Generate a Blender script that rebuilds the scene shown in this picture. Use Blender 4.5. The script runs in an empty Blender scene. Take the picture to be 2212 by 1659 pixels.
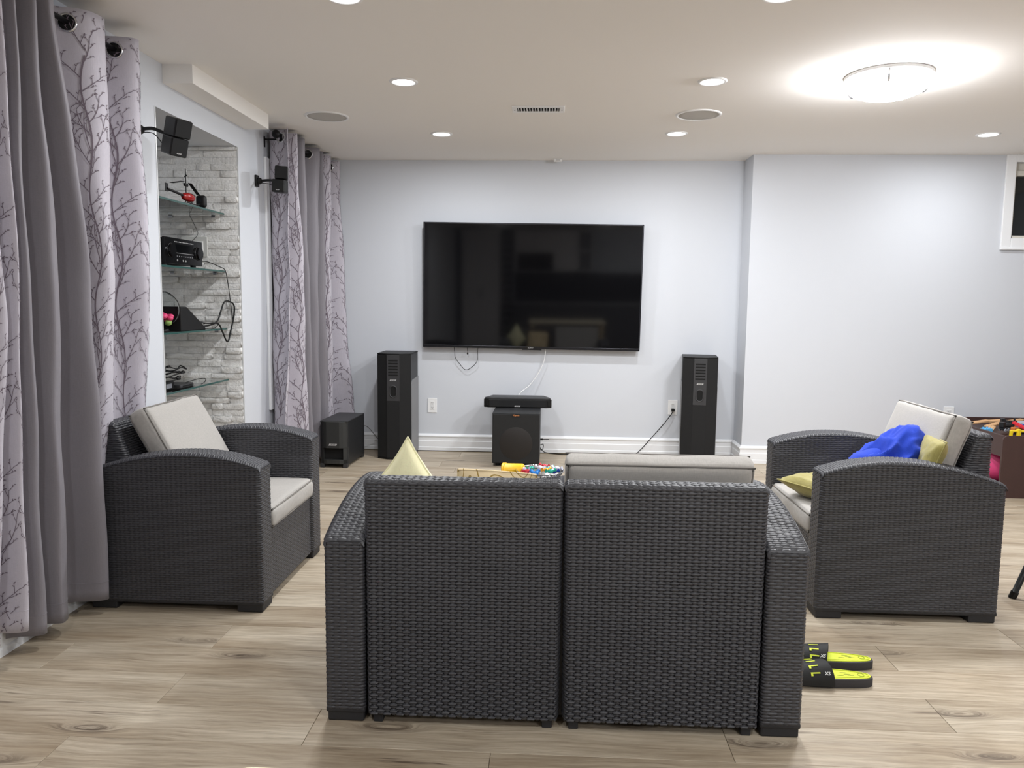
import bpy, bmesh, math, random
import numpy as np
from mathutils import Vector, Matrix, Euler, noise

# ------------------------------------------------------------------ camera, world, exposure
SC = bpy.context.scene
COL = SC.collection
F_PX, PITCH, YAW, ROLL, CAM_Z = 1665.08, 0.1071, -0.0494, -0.0110, 1.2635


def setup_camera():
    cy, sy, cp, sp = math.cos(YAW), math.sin(YAW), math.cos(PITCH), math.sin(PITCH)
    fwd = Vector((sy * cp, cy * cp, -sp))
    right = Vector((cy, -sy, 0))
    down = fwd.cross(right)
    cr, sr = math.cos(ROLL), math.sin(ROLL)
    r2 = cr * right + sr * down
    d2 = -sr * right + cr * down
    m = Matrix((r2, -d2, -fwd)).transposed().to_4x4()
    m.translation = Vector((0, 0, CAM_Z))
    cam = bpy.data.cameras.new('camera')
    cam.sensor_fit = 'HORIZONTAL'
    cam.sensor_width = 36.0
    cam.lens = F_PX / 2212.0 * 36.0
    cam.clip_start = 0.02
    o = bpy.data.objects.new('camera', cam)
    COL.objects.link(o)
    o.matrix_world = m
    SC.camera = o


setup_camera()
wd = bpy.data.worlds.new('night_sky')
SC.world = wd
wd.use_nodes = True
wd.node_tree.nodes['Background'].inputs[0].default_value = (0.012, 0.016, 0.03, 1)
wd.node_tree.nodes['Background'].inputs[1].default_value = 1.0
SC.view_settings.view_transform = 'Standard'
SC.view_settings.look = 'None'
SC.view_settings.gamma = 1.0
SC.view_settings.use_curve_mapping = False
SC.view_settings.exposure = 0.10
POT_W = 13.5
LIGHT_COL = (0.945, 0.972, 1.0)
DOME_STRENGTH = 100.0

R_ = random.Random(7)
PI = math.pi

# ------------------------------------------------------------------ material helpers


def lin(r, g, b):
    f = lambda c: (c / 255) / 12.92 if c / 255 <= 0.04045 else ((c / 255 + 0.055) / 1.055) ** 2.4
    return (f(r), f(g), f(b), 1)


MATS = {}


def mat(name, col, rough=0.5, metal=0.0, spec=0.5, bump=None, vary=None, emit=None, sheen=0, alpha=None, trans=None, coat=0):
    """principled material; bump=(scale, strength), vary=(scale, amount)"""
    if name in MATS:
        return MATS[name]
    m = bpy.data.materials.new(name)
    m.use_nodes = True
    nt = m.node_tree
    b = nt.nodes['Principled BSDF']
    b.inputs['Base Color'].default_value = col
    b.inputs['Roughness'].default_value = rough
    b.inputs['Metallic'].default_value = metal
    b.inputs['Specular IOR Level'].default_value = spec
    if coat:
        b.inputs['Coat Weight'].default_value = coat
    if sheen:
        b.inputs['Sheen Weight'].default_value = sheen
    if trans:
        b.inputs['Transmission Weight'].default_value = trans
    if emit:
        b.inputs['Emission Color'].default_value = emit[0]
        b.inputs['Emission Strength'].default_value = emit[1]
    if vary or bump:
        tc = nt.nodes.new('ShaderNodeTexCoord')
    if vary:
        n = nt.nodes.new('ShaderNodeTexNoise')
        n.inputs['Scale'].default_value = vary[0]
        n.inputs['Detail'].default_value = 4
        nt.links.new(tc.outputs['Object'], n.inputs['Vector'])
        mx = nt.nodes.new('ShaderNodeMix')
        mx.data_type = 'RGBA'
        d = vary[1]
        mx.inputs[6].default_value = (col[0] * (1 - d), col[1] * (1 - d), col[2] * (1 - d), 1)
        mx.inputs[7].default_value = (min(1, col[0] * (1 + d)), min(1, col[1] * (1 + d)), min(1, col[2] * (1 + d)), 1)
        nt.links.new(n.outputs['Fac'], mx.inputs[0])
        nt.links.new(mx.outputs[2], b.inputs['Base Color'])
    if bump:
        n2 = nt.nodes.new('ShaderNodeTexNoise')
        n2.inputs['Scale'].default_value = bump[0]
        n2.inputs['Detail'].default_value = 3
        nt.links.new(tc.outputs['Object'], n2.inputs['Vector'])
        bp = nt.nodes.new('ShaderNodeBump')
        bp.inputs['Strength'].default_value = bump[1]
        bp.inputs['Distance'].default_value = 0.004
        nt.links.new(n2.outputs['Fac'], bp.inputs['Height'])
        nt.links.new(bp.outputs['Normal'], b.inputs['Normal'])
    MATS[name] = m
    return m


def node(nt, t, **kw):
    n = nt.nodes.new(t)
    for k, v in kw.items():
        if k in ('op',):
            n.operation = v
        else:
            setattr(n, k, v)
    return n


def wood_floor():
    m = bpy.data.materials.new('floor_oak')
    m.use_nodes = True
    nt = m.node_tree
    L = nt.links.new
    b = nt.nodes['Principled BSDF']
    b.inputs['Roughness'].default_value = 0.42
    b.inputs['Specular IOR Level'].default_value = 0.35
    tc = node(nt, 'ShaderNodeTexCoord')
    oi = node(nt, 'ShaderNodeObjectInfo')
    off = node(nt, 'ShaderNodeMath', op='MULTIPLY')
    off.inputs[1].default_value = 37.0
    L(oi.outputs['Random'], off.inputs[0])
    comb = node(nt, 'ShaderNodeCombineXYZ')
    L(off.outputs[0], comb.inputs[0])
    L(off.outputs[0], comb.inputs[1])
    add = node(nt, 'ShaderNodeVectorMath', operation='ADD')
    L(tc.outputs['Object'], add.inputs[0])
    L(comb.outputs[0], add.inputs[1])

    def mapped(sx, sy):
        mp = node(nt, 'ShaderNodeMapping')
        mp.inputs['Scale'].default_value = (sx, sy, 1)
        L(warp.outputs[0], mp.inputs['Vector'])
        return mp

    # knots: sparse voronoi cells, they bend the grain
    mk = node(nt, 'ShaderNodeMapping')
    mk.inputs['Scale'].default_value = (1.55, 6.0, 1)
    L(add.outputs[0], mk.inputs['Vector'])
    vk = node(nt, 'ShaderNodeTexVoronoi')
    vk.voronoi_dimensions = '2D'
    vk.inputs['Scale'].default_value = 1.0
    vk.inputs['Randomness'].default_value = 1.0
    L(mk.outputs[0], vk.inputs['Vector'])
    kn = node(nt, 'ShaderNodeMapRange')
    kn.inputs['From Min'].default_value = 0.02
    kn.inputs['From Max'].default_value = 0.23
    kn.inputs['To Min'].default_value = 1.0
    kn.inputs['To Max'].default_value = 0.0
    kn.interpolation_type = 'SMOOTHSTEP'
    L(vk.outputs['Distance'], kn.inputs['Value'])
    # only some cells hold a knot
    sepc = node(nt, 'ShaderNodeSeparateColor')
    L(vk.outputs['Color'], sepc.inputs[0])
    gt = node(nt, 'ShaderNodeMath', op='GREATER_THAN')
    gt.inputs[1].default_value = 0.52
    L(sepc.outputs[0], gt.inputs[0])
    knm = node(nt, 'ShaderNodeMath', op='MULTIPLY')
    L(kn.outputs[0], knm.inputs[0])
    L(gt.outputs[0], knm.inputs[1])
    # warp
    wn = node(nt, 'ShaderNodeTexNoise')
    wn.inputs['Scale'].default_value = 3.2
    wn.inputs['Detail'].default_value = 2
    L(add.outputs[0], wn.inputs['Vector'])
    wsub = node(nt, 'ShaderNodeMath', op='MULTIPLY_ADD')
    wsub.inputs[1].default_value = 0.05
    L(wn.outputs['Fac'], wsub.inputs[0])
    wk = node(nt, 'ShaderNodeMath', op='MULTIPLY')
    wk.inputs[1].default_value = 0.045
    L(knm.outputs[0], wk.inputs[0])
    L(wk.outputs[0], wsub.inputs[2])
    wc = node(nt, 'ShaderNodeCombineXYZ')
    L(wsub.outputs[0], wc.inputs[1])
    warp = node(nt, 'ShaderNodeVectorMath', operation='ADD')
    L(add.outputs[0], warp.inputs[0])
    L(wc.outputs[0], warp.inputs[1])

    def nz(sx, sy, det, rgh=0.6):
        mp = mapped(sx, sy)
        n = node(nt, 'ShaderNodeTexNoise')
        n.inputs['Scale'].default_value = 1
        n.inputs['Detail'].default_value = det
        n.inputs['Roughness'].default_value = rgh
        L(mp.outputs[0], n.inputs['Vector'])
        return n

    big = nz(1.1, 7, 2)
    fine = nz(4, 75, 6, 0.72)
    crack = nz(2.2, 42, 4, 0.65)
    blot = nz(2.5, 5, 3)
    r1 = node(nt, 'ShaderNodeValToRGB')
    r1.color_ramp.elements[0].position = 0.30
    r1.color_ramp.elements[0].color = lin(168, 151, 128)
    r1.color_ramp.elements[1].position = 0.72
    r1.color_ramp.elements[1].color = lin(212, 200, 180)
    L(big.outputs['Fac'], r1.inputs[0])
    r2 = node(nt, 'ShaderNodeValToRGB')
    r2.color_ramp.elements[0].position = 0.25
    r2.color_ramp.elements[0].color = (0.50, 0.46, 0.42, 1)
    r2.color_ramp.elements[1].position = 0.62
    r2.color_ramp.elements[1].color = (1, 1, 1, 1)
    L(fine.outputs['Fac'], r2.inputs[0])
    m1 = node(nt, 'ShaderNodeMix', data_type='RGBA', blend_type='MULTIPLY')
    m1.inputs[0].default_value = 1.0
    L(r1.outputs[0], m1.inputs[6])
    L(r2.outputs[0], m1.inputs[7])
    # dark mineral streaks
    r3 = node(nt, 'ShaderNodeValToRGB')
    r3.color_ramp.elements[0].position = 0.57
    r3.color_ramp.elements[0].color = (0, 0, 0, 1)
    r3.color_ramp.elements[1].position = 0.68
    r3.color_ramp.elements[1].color = (1, 1, 1, 1)
    L(crack.outputs['Fac'], r3.inputs[0])
    r4 = node(nt, 'ShaderNodeValToRGB')
    r4.color_ramp.elements[0].position = 0.46
    r4.color_ramp.elements[0].color = (0, 0, 0, 1)
    r4.color_ramp.elements[1].position = 0.66
    r4.color_ramp.elements[1].color = (1, 1, 1, 1)
    L(blot.outputs['Fac'], r4.inputs[0])
    st = node(nt, 'ShaderNodeMath', op='MULTIPLY')
    L(r3.outputs[0], st.inputs[0])
    L(r4.outputs[0], st.inputs[1])
    stk = node(nt, 'ShaderNodeMath', op='MULTIPLY')
    stk.inputs[1].default_value = 1.0
    L(st.outputs[0], stk.inputs[0])
    m2 = node(nt, 'ShaderNodeMix', data_type='RGBA')
    m2.inputs[7].default_value = lin(92, 78, 66)
    L(stk.outputs[0], m2.inputs[0])
    L(m1.outputs[2], m2.inputs[6])
    # knot colour, broken by fine grain
    kf = node(nt, 'ShaderNodeMath', op='MULTIPLY')
    L(knm.outputs[0], kf.inputs[0])
    kr = node(nt, 'ShaderNodeMapRange')
    kr.inputs['From Min'].default_value = 0.40
    kr.inputs['From Max'].default_value = 0.62
    kr.inputs['To Min'].default_value = 1.0
    kr.inputs['To Max'].default_value = 0.15
    L(fine.outputs['Fac'], kr.inputs['Value'])
    L(kr.outputs[0], kf.inputs[1])
    kf2 = node(nt, 'ShaderNodeMath', op='MULTIPLY')
    kf2.inputs[1].default_value = 0.95
    L(kf.outputs[0], kf2.inputs[0])
    m3 = node(nt, 'ShaderNodeMix', data_type='RGBA')
    m3.inputs[7].default_value = lin(86, 73, 62)
    L(kf2.outputs[0], m3.inputs[0])
    L(m2.outputs[2], m3.inputs[6])
    # plank to plank tone
    tone = node(nt, 'ShaderNodeMapRange')
    tone.inputs['To Min'].default_value = 0.93
    tone.inputs['To Max'].default_value = 1.05
    L(oi.outputs['Random'], tone.inputs['Value'])
    m4 = node(nt, 'ShaderNodeVectorMath', operation='SCALE')
    L(m3.outputs[2], m4.inputs[0])
    L(tone.outputs[0], m4.inputs['Scale'])
    L(m4.outputs[0], b.inputs['Base Color'])
    bp = node(nt, 'ShaderNodeBump')
    bp.inputs['Strength'].default_value = 0.12
    bp.inputs['Distance'].default_value = 0.002
    L(fine.outputs['Fac'], bp.inputs['Height'])
    L(bp.outputs[0], b.inputs['Normal'])
    return m


def fabric(name, col, sx, sy, amt=0.14, rough=0.9, sheen=0.2, bump=0.25, coord='Object'):
    """woven cloth: crossed stretched noise in colour and relief"""
    m = bpy.data.materials.new(name)
    m.use_nodes = True
    nt = m.node_tree
    L = nt.links.new
    b = nt.nodes['Principled BSDF']
    b.inputs['Roughness'].default_value = rough
    b.inputs['Specular IOR Level'].default_value = 0.25
    b.inputs['Sheen Weight'].default_value = sheen
    tc = node(nt, 'ShaderNodeTexCoord')
    outs = []
    for s in ((sx, sy, sy), (sy, sx, sx)):
        mp = node(nt, 'ShaderNodeMapping')
        mp.inputs['Scale'].default_value = s
        L(tc.outputs[coord], mp.inputs['Vector'])
        n = node(nt, 'ShaderNodeTexNoise')
        n.inputs['Scale'].default_value = 1
        n.inputs['Detail'].default_value = 3
        L(mp.outputs[0], n.inputs['Vector'])
        outs.append(n)
    ad = node(nt, 'ShaderNodeMath', op='ADD')
    L(outs[0].outputs['Fac'], ad.inputs[0])
    L(outs[1].outputs['Fac'], ad.inputs[1])
    mr = node(nt, 'ShaderNodeMapRange')
    mr.inputs['From Min'].default_value = 0.7
    mr.inputs['From Max'].default_value = 1.3
    mr.inputs['To Min'].default_value = 1 - amt
    mr.inputs['To Max'].default_value = 1 + amt
    L(ad.outputs[0], mr.inputs['Value'])
    sc = node(nt, 'ShaderNodeVectorMath', operation='SCALE')
    sc.inputs[0].default_value = col[:3]
    L(mr.outputs[0], sc.inputs['Scale'])
    L(sc.outputs[0], b.inputs['Base Color'])
    bp = node(nt, 'ShaderNodeBump')
    bp.inputs['Strength'].default_value = bump
    bp.inputs['Distance'].default_value = 0.001
    L(ad.outputs[0], bp.inputs['Height'])
    L(bp.outputs[0], b.inputs['Normal'])
    MATS[name] = m
    return m


def stone_mat():
    m = bpy.data.materials.new('split_stone')
    m.use_nodes = True
    nt = m.node_tree
    L = nt.links.new
    b = nt.nodes['Principled BSDF']
    b.inputs['Roughness'].default_value = 0.85
    geo = node(nt, 'ShaderNodeNewGeometry')
    oi = node(nt, 'ShaderNodeObjectInfo')
    n = node(nt, 'ShaderNodeTexNoise')
    n.inputs['Scale'].default_value = 22
    n.inputs['Detail'].default_value = 5
    L(geo.outputs['Position'], n.inputs['Vector'])
    r = node(nt, 'ShaderNodeValToRGB')
    r.color_ramp.elements[0].position = 0.3
    r.color_ramp.elements[0].color = lin(238, 236, 232)
    r.color_ramp.elements[1].position = 0.7
    r.color_ramp.elements[1].color = lin(252, 251, 249)
    L(n.outputs['Fac'], r.inputs[0])
    tone = node(nt, 'ShaderNodeMapRange')
    tone.inputs['To Min'].default_value = 0.90
    tone.inputs['To Max'].default_value = 1.0
    L(oi.outputs['Random'], tone.inputs['Value'])
    s = node(nt, 'ShaderNodeVectorMath', operation='SCALE')
    L(r.outputs[0], s.inputs[0])
    L(tone.outputs[0], s.inputs['Scale'])
    L(s.outputs[0], b.inputs['Base Color'])
    n2 = node(nt, 'ShaderNodeTexNoise')
    n2.inputs['Scale'].default_value = 75
    n2.inputs['Detail'].default_value = 4
    L(geo.outputs['Position'], n2.inputs['Vector'])
    bp = node(nt, 'ShaderNodeBump')
    bp.inputs['Strength'].default_value = 0.55
    bp.inputs['Distance'].default_value = 0.008
    L(n2.outputs['Fac'], bp.inputs['Height'])
    L(bp.outputs[0], b.inputs['Normal'])
    return m


M_FLOOR = wood_floor()
M_STONE = stone_mat()
M_WALL = mat('wall_paint', lin(209, 212, 218), 0.75, spec=0.25, bump=(180, 0.05))
M_CEIL = mat('ceiling_paint', lin(243, 240, 236), 0.9, spec=0.1, bump=(160, 0.06))
M_TRIM = mat('white_trim', lin(238, 239, 241), 0.35)
M_RATTAN = mat('resin_strand', lin(60, 60, 64), 0.42, spec=0.5, vary=(9, 0.18))
M_RCORE = mat('resin_core', lin(38, 38, 41), 0.6)
M_CUSH = fabric('cushion_fabric', lin(172, 168, 163), 60, 900, 0.12)
M_PIPE = mat('cushion_piping', lin(124, 120, 115), 0.9)
M_GREYC = fabric('grey_satin', lin(132, 128, 134), 20, 700, 0.06, 0.5, 0.1, 0.15)
M_PATC = fabric('pale_curtain_cloth', lin(188, 183, 192), 40, 900, 0.06, 0.8, 0.2, 0.2)
M_PRINT = mat('branch_print', lin(112, 100, 110), 0.85)
M_BLACK = mat('black_plastic', lin(15, 15, 16), 0.5, spec=0.35)
M_BLACKG = mat('black_gloss', lin(12, 12, 13), 0.15)
M_GRILLE = mat('black_grille_cloth', lin(20, 20, 21), 0.85, bump=(900, 0.4))
M_DARKPANEL = mat('charcoal_panel', lin(50, 50, 52), 0.5)
M_VINYL = mat('black_ash_vinyl', lin(36, 37, 39), 0.5, bump=(120, 0.25), vary=(60, 0.15))
M_SILVER = mat('silver_side', lin(128, 128, 130), 0.45, metal=0.0)
M_CHROME = mat('chrome', lin(200, 200, 202), 0.18, metal=1.0)
M_HOLE = mat('dark_void', lin(6, 6, 6), 0.9)
M_WHITE = mat('white_plastic', lin(240, 240, 240), 0.35)
M_ROD = mat('black_iron', lin(20, 19, 22), 0.4, metal=0.6)
M_SCREEN = mat('tv_screen', lin(7, 7, 9), 0.06, spec=0.5)
M_BEZEL = mat('tv_bezel', lin(60, 60, 64), 0.25, metal=0.9)
M_LOGO = mat('logo_silver', lin(205, 205, 205), 0.3, metal=0.5)
M_COPPER = mat('logo_copper', lin(196, 130, 84), 0.35, metal=0.3)
M_LENS = mat('lamp_lens', lin(255, 255, 255), 0.4, emit=((0.98, 0.99, 1.0, 1), 14))
M_DOME = mat('dome_glass_lit', lin(255, 255, 255), 0.3, emit=((0.96, 0.975, 1.0, 1), DOME_STRENGTH))
M_SPKGR = mat('speaker_mesh_white', lin(190, 187, 182), 0.8, bump=(1200, 0.3))


def glass_mat(name='shelf_glass', tint=(0.955, 0.98, 0.972, 1), ior=1.45):
    """clear sheet glass: light passes straight through, the surface reflects by Fresnel"""
    m = bpy.data.materials.new(name)
    m.use_nodes = True
    nt = m.node_tree
    nt.nodes.remove(nt.nodes['Principled BSDF'])
    out = nt.nodes['Material Output']
    tr = nt.nodes.new('ShaderNodeBsdfTransparent')
    tr.inputs[0].default_value = tint
    gl = nt.nodes.new('ShaderNodeBsdfGlossy')
    gl.inputs['Roughness'].default_value = 0.02
    fr = nt.nodes.new('ShaderNodeFresnel')
    fr.inputs[0].default_value = ior
    mx = nt.nodes.new('ShaderNodeMixShader')
    nt.links.new(fr.outputs[0], mx.inputs[0])
    nt.links.new(tr.outputs[0], mx.inputs[1])
    nt.links.new(gl.outputs[0], mx.inputs[2])
    nt.links.new(mx.outputs[0], out.inputs[0])
    return m


M_GLASS = glass_mat()
M_GLASSEDGE = mat('glass_edge', lin(52, 84, 80), 0.2)
M_PANE = mat('night_pane', lin(14, 20, 22), 0.05, spec=0.6)

# ------------------------------------------------------------------ geometry helpers


def link(name, me, m=None, parent=None):
    if m is not None and not me.materials:
        me.materials.append(m)
    o = bpy.data.objects.new(name, me)
    COL.objects.link(o)
    if parent is not None:
        o.parent = parent
    return o


def tag(o, label, cat, group=None, kind=None):
    if label:
        o['label'] = label
    if cat:
        o['category'] = cat
    if group:
        o['group'] = group
    if kind:
        o['kind'] = kind
    return o


def thing(name, label, cat, loc=(0, 0, 0), rz=0.0, group=None):
    o = bpy.data.objects.new(name, None)
    COL.objects.link(o)
    o.empty_display_size = 0.1
    o.location = loc
    o.rotation_euler = (0, 0, rz)
    return tag(o, label, cat, group)


def fast_mesh(name, V, Q, smooth=True):
    me = bpy.data.meshes.new(name)
    V = np.asarray(V, dtype=np.float32)
    Q = np.asarray(Q, dtype=np.int32)
    n, k = Q.shape
    me.vertices.add(len(V))
    me.vertices.foreach_set('co', V.ravel())
    me.loops.add(n * k)
    me.loops.foreach_set('vertex_index', Q.ravel())
    me.polygons.add(n)
    me.polygons.foreach_set('loop_start', np.arange(0, n * k, k, dtype=np.int32))
    me.update(calc_edges=True)
    if smooth:
        me.polygons.foreach_set('use_smooth', np.ones(n, dtype=bool))
    me.validate()
    return me


class MB:
    """collects shapes, builds one mesh object"""

    def __init__(self):
        self.bm = bmesh.new()

    def merge(self, tb, M=None):
        if M is not None:
            bmesh.ops.transform(tb, matrix=M, verts=tb.verts)
        me = bpy.data.meshes.new('t')
        tb.to_mesh(me)
        tb.free()
        self.bm.from_mesh(me)
        bpy.data.meshes.remove(me)
        return self

    def box(self, c, s, bev=0.0, seg=2, rot=None):
        tb = bmesh.new()
        bmesh.ops.create_cube(tb, size=1)
        bmesh.ops.scale(tb, vec=s, verts=tb.verts)
        if bev > 0:
            bmesh.ops.bevel(tb, geom=tb.edges[:], offset=min(bev, min(s) * 0.49), segments=seg, affect='EDGES', profile=0.5)
        M = Matrix.Translation(c)
        if rot:
            M = M @ Euler(rot).to_matrix().to_4x4()
        return self.merge(tb, M)

    def span(self, x0, x1, y0, y1, z0, z1, bev=0.0, seg=2):
        return self.box(((x0 + x1) / 2, (y0 + y1) / 2, (z0 + z1) / 2), (x1 - x0, y1 - y0, z1 - z0), bev, seg)

    def cyl(self, a, b, r, r2=None, seg=20, cap=True):
        a, b = Vector(a), Vector(b)
        d = b - a
        tb = bmesh.new()
        bmesh.ops.create_cone(tb, cap_ends=cap, segments=seg, radius1=r, radius2=r if r2 is None else r2, depth=d.length)
        M = Matrix.Translation((a + b) / 2) @ Vector((0, 0, 1)).rotation_difference(d.normalized()).to_matrix().to_4x4()
        return self.merge(tb, M)

    def sphere(self, c, r, seg=20, scale=(1, 1, 1), rot=None):
        tb = bmesh.new()
        bmesh.ops.create_uvsphere(tb, u_segments=seg, v_segments=max(6, seg // 2), radius=r)
        M = Matrix.Translation(c)
        if rot:
            M = M @ Euler(rot).to_matrix().to_4x4()
        M = M @ Matrix.Diagonal((*scale, 1))
        return self.merge(tb, M)

    def torus(self, c, R, r, axis=(0, 0, 1), n=28, k=8):
        tb = bmesh.new()
        rings = []
        for i in range(n):
            a = 2 * PI * i / n
            rings.append([tb.verts.new(((R + r * math.cos(2 * PI * j / k)) * math.cos(a), (R + r * math.cos(2 * PI * j / k)) * math.sin(a), r * math.sin(2 * PI * j / k))) for j in range(k)])
        for i in range(n):
            for j in range(k):
                tb.faces.new((rings[i][j], rings[(i + 1) % n][j], rings[(i + 1) % n][(j + 1) % k], rings[i][(j + 1) % k]))
        M = Matrix.Translation(c) @ Vector((0, 0, 1)).rotation_difference(Vector(axis).normalized()).to_matrix().to_4x4()
        return self.merge(tb, M)

    def tube(self, pts, r, k=8, sub=6, closed=False):
        P = smooth_path(pts, sub, closed)
        tb = bmesh.new()
        n = len(P)
        up = Vector((0, 0, 1))
        rings = []
        for i in range(n):
            if closed:
                t = (P[(i + 1) % n] - P[i - 1]).normalized()
            else:
                t = (P[min(i + 1, n - 1)] - P[max(i - 1, 0)]).normalized()
            a = t.cross(up)
            if a.length < 1e-3:
                a = t.cross(Vector((1, 0, 0)))
            a.normalize()
            up2 = a.cross(t).normalized()
            up = up2
            rr = r[i * len(r) // n] if isinstance(r, (list, tuple)) else r
            rings.append([tb.verts.new(P[i] + rr * (math.cos(2 * PI * j / k) * a + math.sin(2 * PI * j / k) * up2)) for j in range(k)])
        m = n if closed else n - 1
        for i in range(m):
            for j in range(k):
                tb.faces.new((rings[i][j], rings[(i + 1) % n][j], rings[(i + 1) % n][(j + 1) % k], rings[i][(j + 1) % k]))
        if not closed:
            tb.faces.new(rings[0][::-1])
            tb.faces.new(rings[-1])
        return self.merge(tb)

    def lathe(self, prof, c=(0, 0, 0), seg=40, axis=(0, 0, 1), closed=False):
        tb = bmesh.new()
        rings = []
        for (r, z) in prof:
            rings.append([tb.verts.new((max(r, 1e-5) * math.cos(2 * PI * j / seg), max(r, 1e-5) * math.sin(2 * PI * j / seg), z)) for j in range(seg)])
        for i in range(len(rings) - 1):
            for j in range(seg):
                tb.faces.new((rings[i][j], rings[i][(j + 1) % seg], rings[i + 1][(j + 1) % seg], rings[i + 1][j]))
        M = Matrix.Translation(c) @ Vector((0, 0, 1)).rotation_difference(Vector(axis).normalized()).to_matrix().to_4x4()
        return self.merge(tb, M)

    def prism(self, poly, z0, z1, M=None, bev=0.0):
        tb = bmesh.new()
        lo = [tb.verts.new((x, y, z0)) for x, y in poly]
        hi = [tb.verts.new((x, y, z1)) for x, y in poly]
        n = len(poly)
        for i in range(n):
            tb.faces.new((lo[i], lo[(i + 1) % n], hi[(i + 1) % n], hi[i]))
        tb.faces.new(lo[::-1])
        tb.faces.new(hi)
        bmesh.ops.recalc_face_normals(tb, faces=tb.faces[:])
        if bev:
            bmesh.ops.bevel(tb, geom=tb.edges[:], offset=bev, segments=2, affect='EDGES', profile=0.5)
        return self.merge(tb, M)

    def build(self, name, m, parent=None, smooth=False, loc=None):
        me = bpy.data.meshes.new(name)
        self.bm.to_mesh(me)
        self.bm.free()
        if smooth:
            for p in me.polygons:
                p.use_smooth = True
        o = link(name, me, m, parent)
        if loc:
            o.location = loc
        return o


def smooth_path(pts, sub=6, closed=False):
    P = [Vector(p) for p in pts]
    n = len(P)
    if n < 3 or sub <= 1:
        return P
    out = []
    m = n if closed else n - 1
    for i in range(m):
        p0 = P[i - 1] if (closed or i > 0) else P[0]
        p1, p2 = P[i], P[(i + 1) % n]
        p3 = P[(i + 2) % n] if (closed or i + 2 < n) else P[-1]
        for k in range(sub):
            t = k / sub
            out.append(0.5 * ((2 * p1) + (p2 - p0) * t + (2 * p0 - 5 * p1 + 4 * p2 - p3) * t * t + (3 * p1 - p0 - 3 * p2 + p3) * t ** 3))
    if not closed:
        out.append(P[-1])
    return out


def auto_smooth(o, ang=35):
    me = o.data
    for p in me.polygons:
        p.use_smooth = True
    me.set_sharp_from_angle(angle=math.radians(ang))
    return o


def text_mesh(name, body, size, m, parent, M, depth=0.0006, shear=0.0, bold=0.0, sx=1.0):
    cu = bpy.data.curves.new(name, 'FONT')
    cu.body = body
    cu.size = size
    cu.extrude = depth
    cu.shear = shear
    cu.offset = bold
    cu.align_x = 'CENTER'
    cu.align_y = 'CENTER'
    cu.resolution_u = 3
    to = bpy.data.objects.new(name, cu)
    COL.objects.link(to)
    dg = bpy.context.evaluated_depsgraph_get()
    me = bpy.data.meshes.new_from_object(to.evaluated_get(dg))
    bpy.data.objects.remove(to)
    bpy.data.curves.remove(cu)
    me.transform(M @ Matrix.Diagonal((sx, 1, 1, 1)))
    me.materials.clear()
    return link(name, me, m, parent)


def frame(origin, right, up):
    """matrix whose x is right, y is up, z their cross product"""
    r = Vector(right).normalized()
    u = Vector(up).normalized()
    n = r.cross(u)
    m = Matrix((r, u, n)).transposed().to_4x4()
    m.translation = Vector(origin)
    return m


# ------------------------------------------------------------------ room shell
XL, YB, ZC = -1.926, 6.408, 2.40           # left wall, far wall, ceiling
XB, YB2 = 1.53, 6.136                      # where the far wall steps forward
XR, YR = 4.7, -3.3                         # right and rear walls, outside the picture
NY0, NY1, NZ, NX = 3.745, 4.733, 2.18, -2.52  # niche


def structure(name, o_or_mb, m, label, cat):
    o = o_or_mb.build(name, m) if isinstance(o_or_mb, MB) else o_or_mb
    return tag(o, label, cat, kind='structure')


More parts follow.
